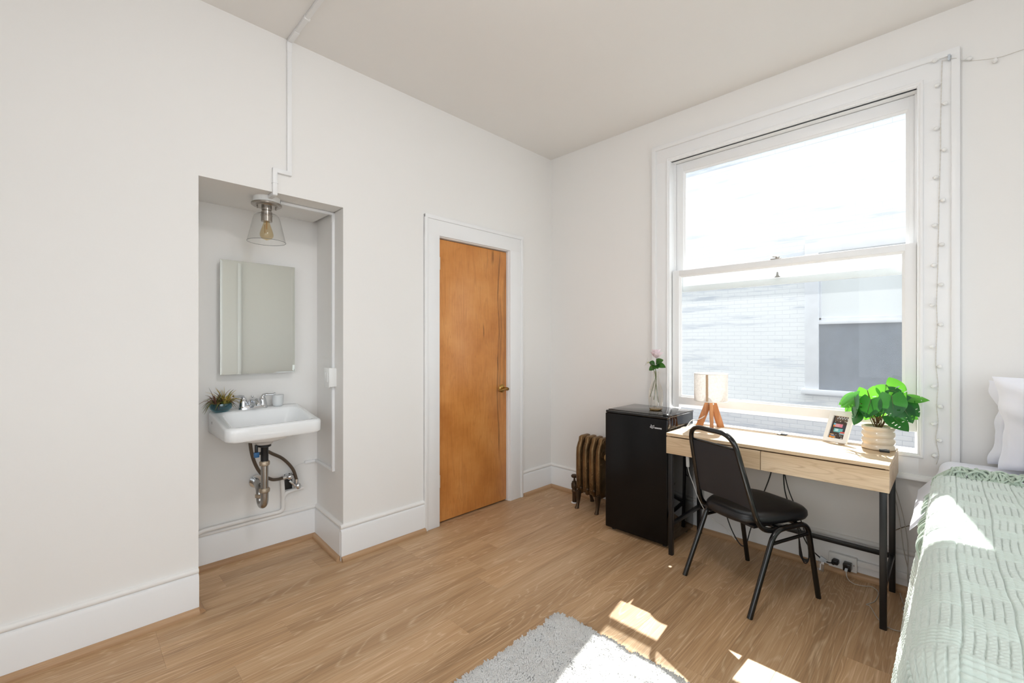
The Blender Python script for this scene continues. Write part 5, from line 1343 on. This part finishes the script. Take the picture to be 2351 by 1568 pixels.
# ---------------------------------------------------------------- cables, outlet, plugs under the desk
ot = thing('wall_outlet', (3.088, 0.435, 0.02), 'white double outlet plate on the baseboard under the desk', 'outlet')
b = MB(); b.box(3.066, 3.096, 0.370, 0.500, 0.030, 0.110, 0.004); mk('plate', b, M['whiteplastic'], ot)
for yy in (0.452, 0.41):
    b = MB(); b.box(3.0655, 3.0665, yy-0.014, yy+0.014, 0.055, 0.088, 0.0004); mk('socket', b, M['trim'], ot)
b = MB(); b.lathe([(0.004, 0), (0.004, 0.002)], (3.066, 0.383, 0.07), 8, mat=Matrix.Rotation(R(-90), 4, 'Y')); mk('screw', b, M['chrome'], ot)
rc = thing('floor_raceway', (3.088, 0.1, 0.06), 'white cable duct along the baseboard to the right of the outlet', 'raceway')
b = MB(); b.box(3.074, 3.096, -0.6, 0.370, 0.070, 0.100, 0.003); mk('duct', b, M['trim'], rc)
pb = thing('power_plug', (3.05, 0.46, 0.07), 'black power plug with cord pushed into the outlet', 'plug')
b = MB(); b.bar((3.066, 0.462, 0.072), (3.030, 0.466, 0.070), 0.030, 0.026, bev=0.006, seg=3); b.bar((3.034, 0.466, 0.070), (3.022, 0.476, 0.066), 0.016, 0.016, bev=0.004); mk('plug_body', b, M['blackplastic'], pb)
b = MB(); b.tube(spline([(3.024, 0.474, 0.067), (3.01, 0.50, 0.072), (2.995, 0.54, 0.10), (2.985, 0.585, 0.15), (2.99, 0.62, 0.22), (2.995, 0.66, 0.30), (3.0, 0.70, 0.42), (3.01, 0.71, 0.55), (3.02, 0.70, 0.63)], 6), 0.0034, 8); pc_ = mk('cord', b, M['black_cord'], pb, smooth=60)
b = MB(); b.bar((3.008, 0.50, 0.074), (2.998, 0.528, 0.092), 0.014, 0.020, bev=0.003); mk('cord_label', b, M['clearplastic'], pb)
tg = thing('plastic_bag_tag', (2.985, 0.517, 0.0), 'small clear plastic bag hanging from the black cord', 'bag')
b = MB(); b.bar((2.992, 0.520, 0.075), (2.982, 0.524, 0.022), 0.032, 0.008, (1, 0, 0), bev=0.003); mk('pouch', b, thin_glass('clear_film', (0.86, 0.89, 0.93, 1), 0.5), tg)
b = MB(); b.bar((2.984, 0.5225, 0.062), (2.980, 0.5225, 0.030), 0.004, 0.006, (1, 0, 0)); mk('paper_slip', b, M['trim'], tg)
us_ = thing('usb_charger', (3.04, 0.408, 0.05), 'black cube charger in the outlet with a clear cable', 'charger')
b = MB(); b.bar((3.066, 0.408, 0.066), (3.022, 0.410, 0.064), 0.036, 0.040, bev=0.004); mk('body', b, M['glossblack'], us_)
b = MB(); b.bar((3.022, 0.410, 0.060), (3.004, 0.411, 0.052), 0.013, 0.009, bev=0.002); mk('usb_plug', b, M['clearplastic'], us_)
b = MB(); b.tube(spline([(3.006, 0.411, 0.053), (2.99, 0.40, 0.02), (2.985, 0.37, 0.006), (3.0, 0.33, 0.004), (3.02, 0.30, 0.004), (2.97, 0.27, 0.003), (2.86, 0.275, 0.003), (2.80, 0.30, 0.003), (2.79, 0.285, 0.003), (2.69, 0.245, 0.003), (2.64, 0.20, 0.003), (2.66, 0.15, 0.003), (2.76, 0.12, 0.003)], 7), 0.002, 7); mk('cable', b, M['clear_cord'], us_, smooth=60)
cb = thing('cable_tangle', (2.95, 0.14, 0.0), 'tangle of clear cables on the floor between desk leg and bed', 'cable')
b = MB(); b.tube(spline([(3.078, 0.238, 0.64), (3.076, 0.19, 0.45), (3.072, 0.165, 0.30), (3.065, 0.16, 0.20), (3.03, 0.16, 0.10), (2.93, 0.15, 0.02), (2.88, 0.17, 0.003), (2.86, 0.15, 0.003), (2.93, 0.115, 0.003), (3.0, 0.10, 0.02), (3.03, 0.085, 0.03)], 7), 0.002, 7)
b.tube(spline([(3.04, 0.19, 0.006), (2.96, 0.175, 0.004), (2.90, 0.16, 0.004), (2.84, 0.155, 0.004), (2.90, 0.10, 0.004), (3.0, 0.085, 0.06), (3.05, 0.082, 0.07)], 7), 0.002, 7)
b.tube(spline([(3.077, 0.242, 0.64), (3.072, 0.20, 0.42), (3.06, 0.175, 0.22), (3.05, 0.16, 0.14), (3.0, 0.15, 0.05), (2.86, 0.13, 0.004), (2.82, 0.10, 0.004)], 7), 0.002, 7); mk('strands', b, M['clear_cord'], cb, smooth=60)
wc = thing('grey_wire', (3.05, 0.1, 0.3), 'thin grey wire running from behind the desk leg to the bed', 'wire')
b = MB(); b.tube(spline([(3.085, 0.215, 0.31), (3.08, 0.17, 0.345), (3.075, 0.11, 0.38), (3.07, 0.04, 0.43)], 6), 0.0022, 7); mk('strand', b, M['oldchrome'], wc)
b = None
bc = thing('fridge_cord', (3.0, 0.95, 0.1), 'black fridge cord looping down behind the chair', 'cord')
b = MB(); b.tube(spline([(3.03, 1.10, 0.30), (3.0, 1.05, 0.24), (2.97, 0.99, 0.12), (2.94, 0.93, 0.055), (2.95, 0.90, 0.06), (2.98, 0.885, 0.14), (3.0, 0.86, 0.25), (3.02, 0.82, 0.38), (3.03, 0.785, 0.50), (3.03, 0.765, 0.63)], 7), 0.0034, 8); mk('strand', b, M['black_cord'], bc, smooth=60)
b = MB(); b.tube(spline([(2.98, 1.258, 0.60), (2.96, 1.262, 0.52), (2.95, 1.262, 0.46), (2.97, 1.262, 0.41), (3.0, 1.262, 0.39)], 6), 0.003, 8); mk('strand', b, M['black_cord'], bc, smooth=60)
cc_ = thing('bundled_cord', (2.90, 0.57, 0.1), 'bundle of black cord hanging beside the front chair leg', 'cord')
b = MB()
for k in range(4):
    o_ = 0.006*k
    b.tube(spline([(2.93+o_, 0.66, 0.36), (2.91+o_, 0.62, 0.26), (2.905+o_, 0.60+0.004*k, 0.14), (2.91, 0.585+0.006*k, 0.07+0.01*k), (2.915, 0.565, 0.10), (2.92, 0.575, 0.20), (2.95, 0.62, 0.32), (2.98, 0.68, 0.45), (3.0, 0.72, 0.62)], 6), 0.003, 7)
mk('loops', b, M['black_cord'], cc_, smooth=60)

# ---------------------------------------------------------------- string lights
sl = thing('string_lights', (3.085, 0.02, 2.7), 'white globe string lights hanging down the window casing and along the wall', 'string lights')
xl_ = 3.088
vpts = []
rng = random.Random(31)
zz = [2.715, 2.60, 2.50, 2.385, 2.27, 2.14, 2.02, 1.90, 1.80, 1.70, 1.60, 1.50, 1.40, 1.29, 1.19, 1.09, 0.99, 0.90, 0.82, 0.74, 0.69]
yy = [0.014, 0.016, 0.017, 0.018, 0.018, 0.020, 0.022, 0.022, 0.024, 0.024, 0.026, 0.028, 0.025, 0.027, 0.028, 0.020, 0.024, 0.019, 0.026, 0.015, 0.024]
yy = [y+0.02+0.012*(k/20) for k, y in enumerate(yy)]
for k, (y, z) in enumerate(zip(yy, zz)): vpts.append((xl_+0.001*math.sin(k), y, z))
b = MB(); vp = spline(vpts, 8)
b.tube([Vector((p.x-0.001, p.y+0.0012*math.sin(i*2.1), p.z)) for i, p in enumerate(vp)], 0.0011, 5); b.tube([Vector((p.x-0.001, p.y-0.0012*math.sin(i*2.1), p.z)) for i, p in enumerate(vp)], 0.0011, 5)
hpts = [(xl_-0.006, 0.034, 2.712), (3.077, -0.01, 2.702), (3.1105, -0.06, 2.682), (3.1105, -0.15, 2.655), (3.1105, -0.22, 2.655), (3.1105, -0.32, 2.66), (3.1105, -0.45, 2.65), (3.1105, -0.62, 2.67), (3.1105, -0.85, 2.65)]
b.tube(spline(hpts, 8), 0.0013, 5)
mk('wire', b, M['wire'], sl, smooth=60)
def globe(p, d):
    p = Vector(p); d = Vector(d).normalized(); b = MB()
    b.tube([p, p+d*0.008], 0.0018, 6); m = d.to_track_quat('Z', 'Y').to_matrix().to_4x4()
    b.lathe([(0.003, 0.005), (0.006, 0.008), (0.009, 0.013), (0.0098, 0.017), (0.009, 0.021), (0.005, 0.0255), (0, 0.027)], tuple(p), 12, mat=m); mk('bulb', b, M['bulb'], sl, smooth=60)
for k in range(1, 20):
    s_ = 1 if k % 2 else -1
    globe((xl_-0.010, yy[k], zz[k]), (-0.15, 0.9*s_, -0.4))
globe((xl_-0.010, yy[0]+0.01, zz[0]+0.005), (-0.1, 1, 0.1))
for p, d in (((3.099, -0.045, 2.690), (0, -1, -0.15)), ((3.099, -0.15, 2.655), (0, 0.3, -1)), ((3.099, -0.27, 2.655), (0, -0.6, -0.6)), ((3.099, -0.45, 2.65), (0, 0.2, -1)), ((3.099, -0.62, 2.668), (0, -0.5, -0.8))): globe(p, d)
b = MB(); b.box(3.070, 3.081, 0.004, 0.014, 2.70, 2.728, 0.002); mk('clip', b, M['clearplastic'], sl)
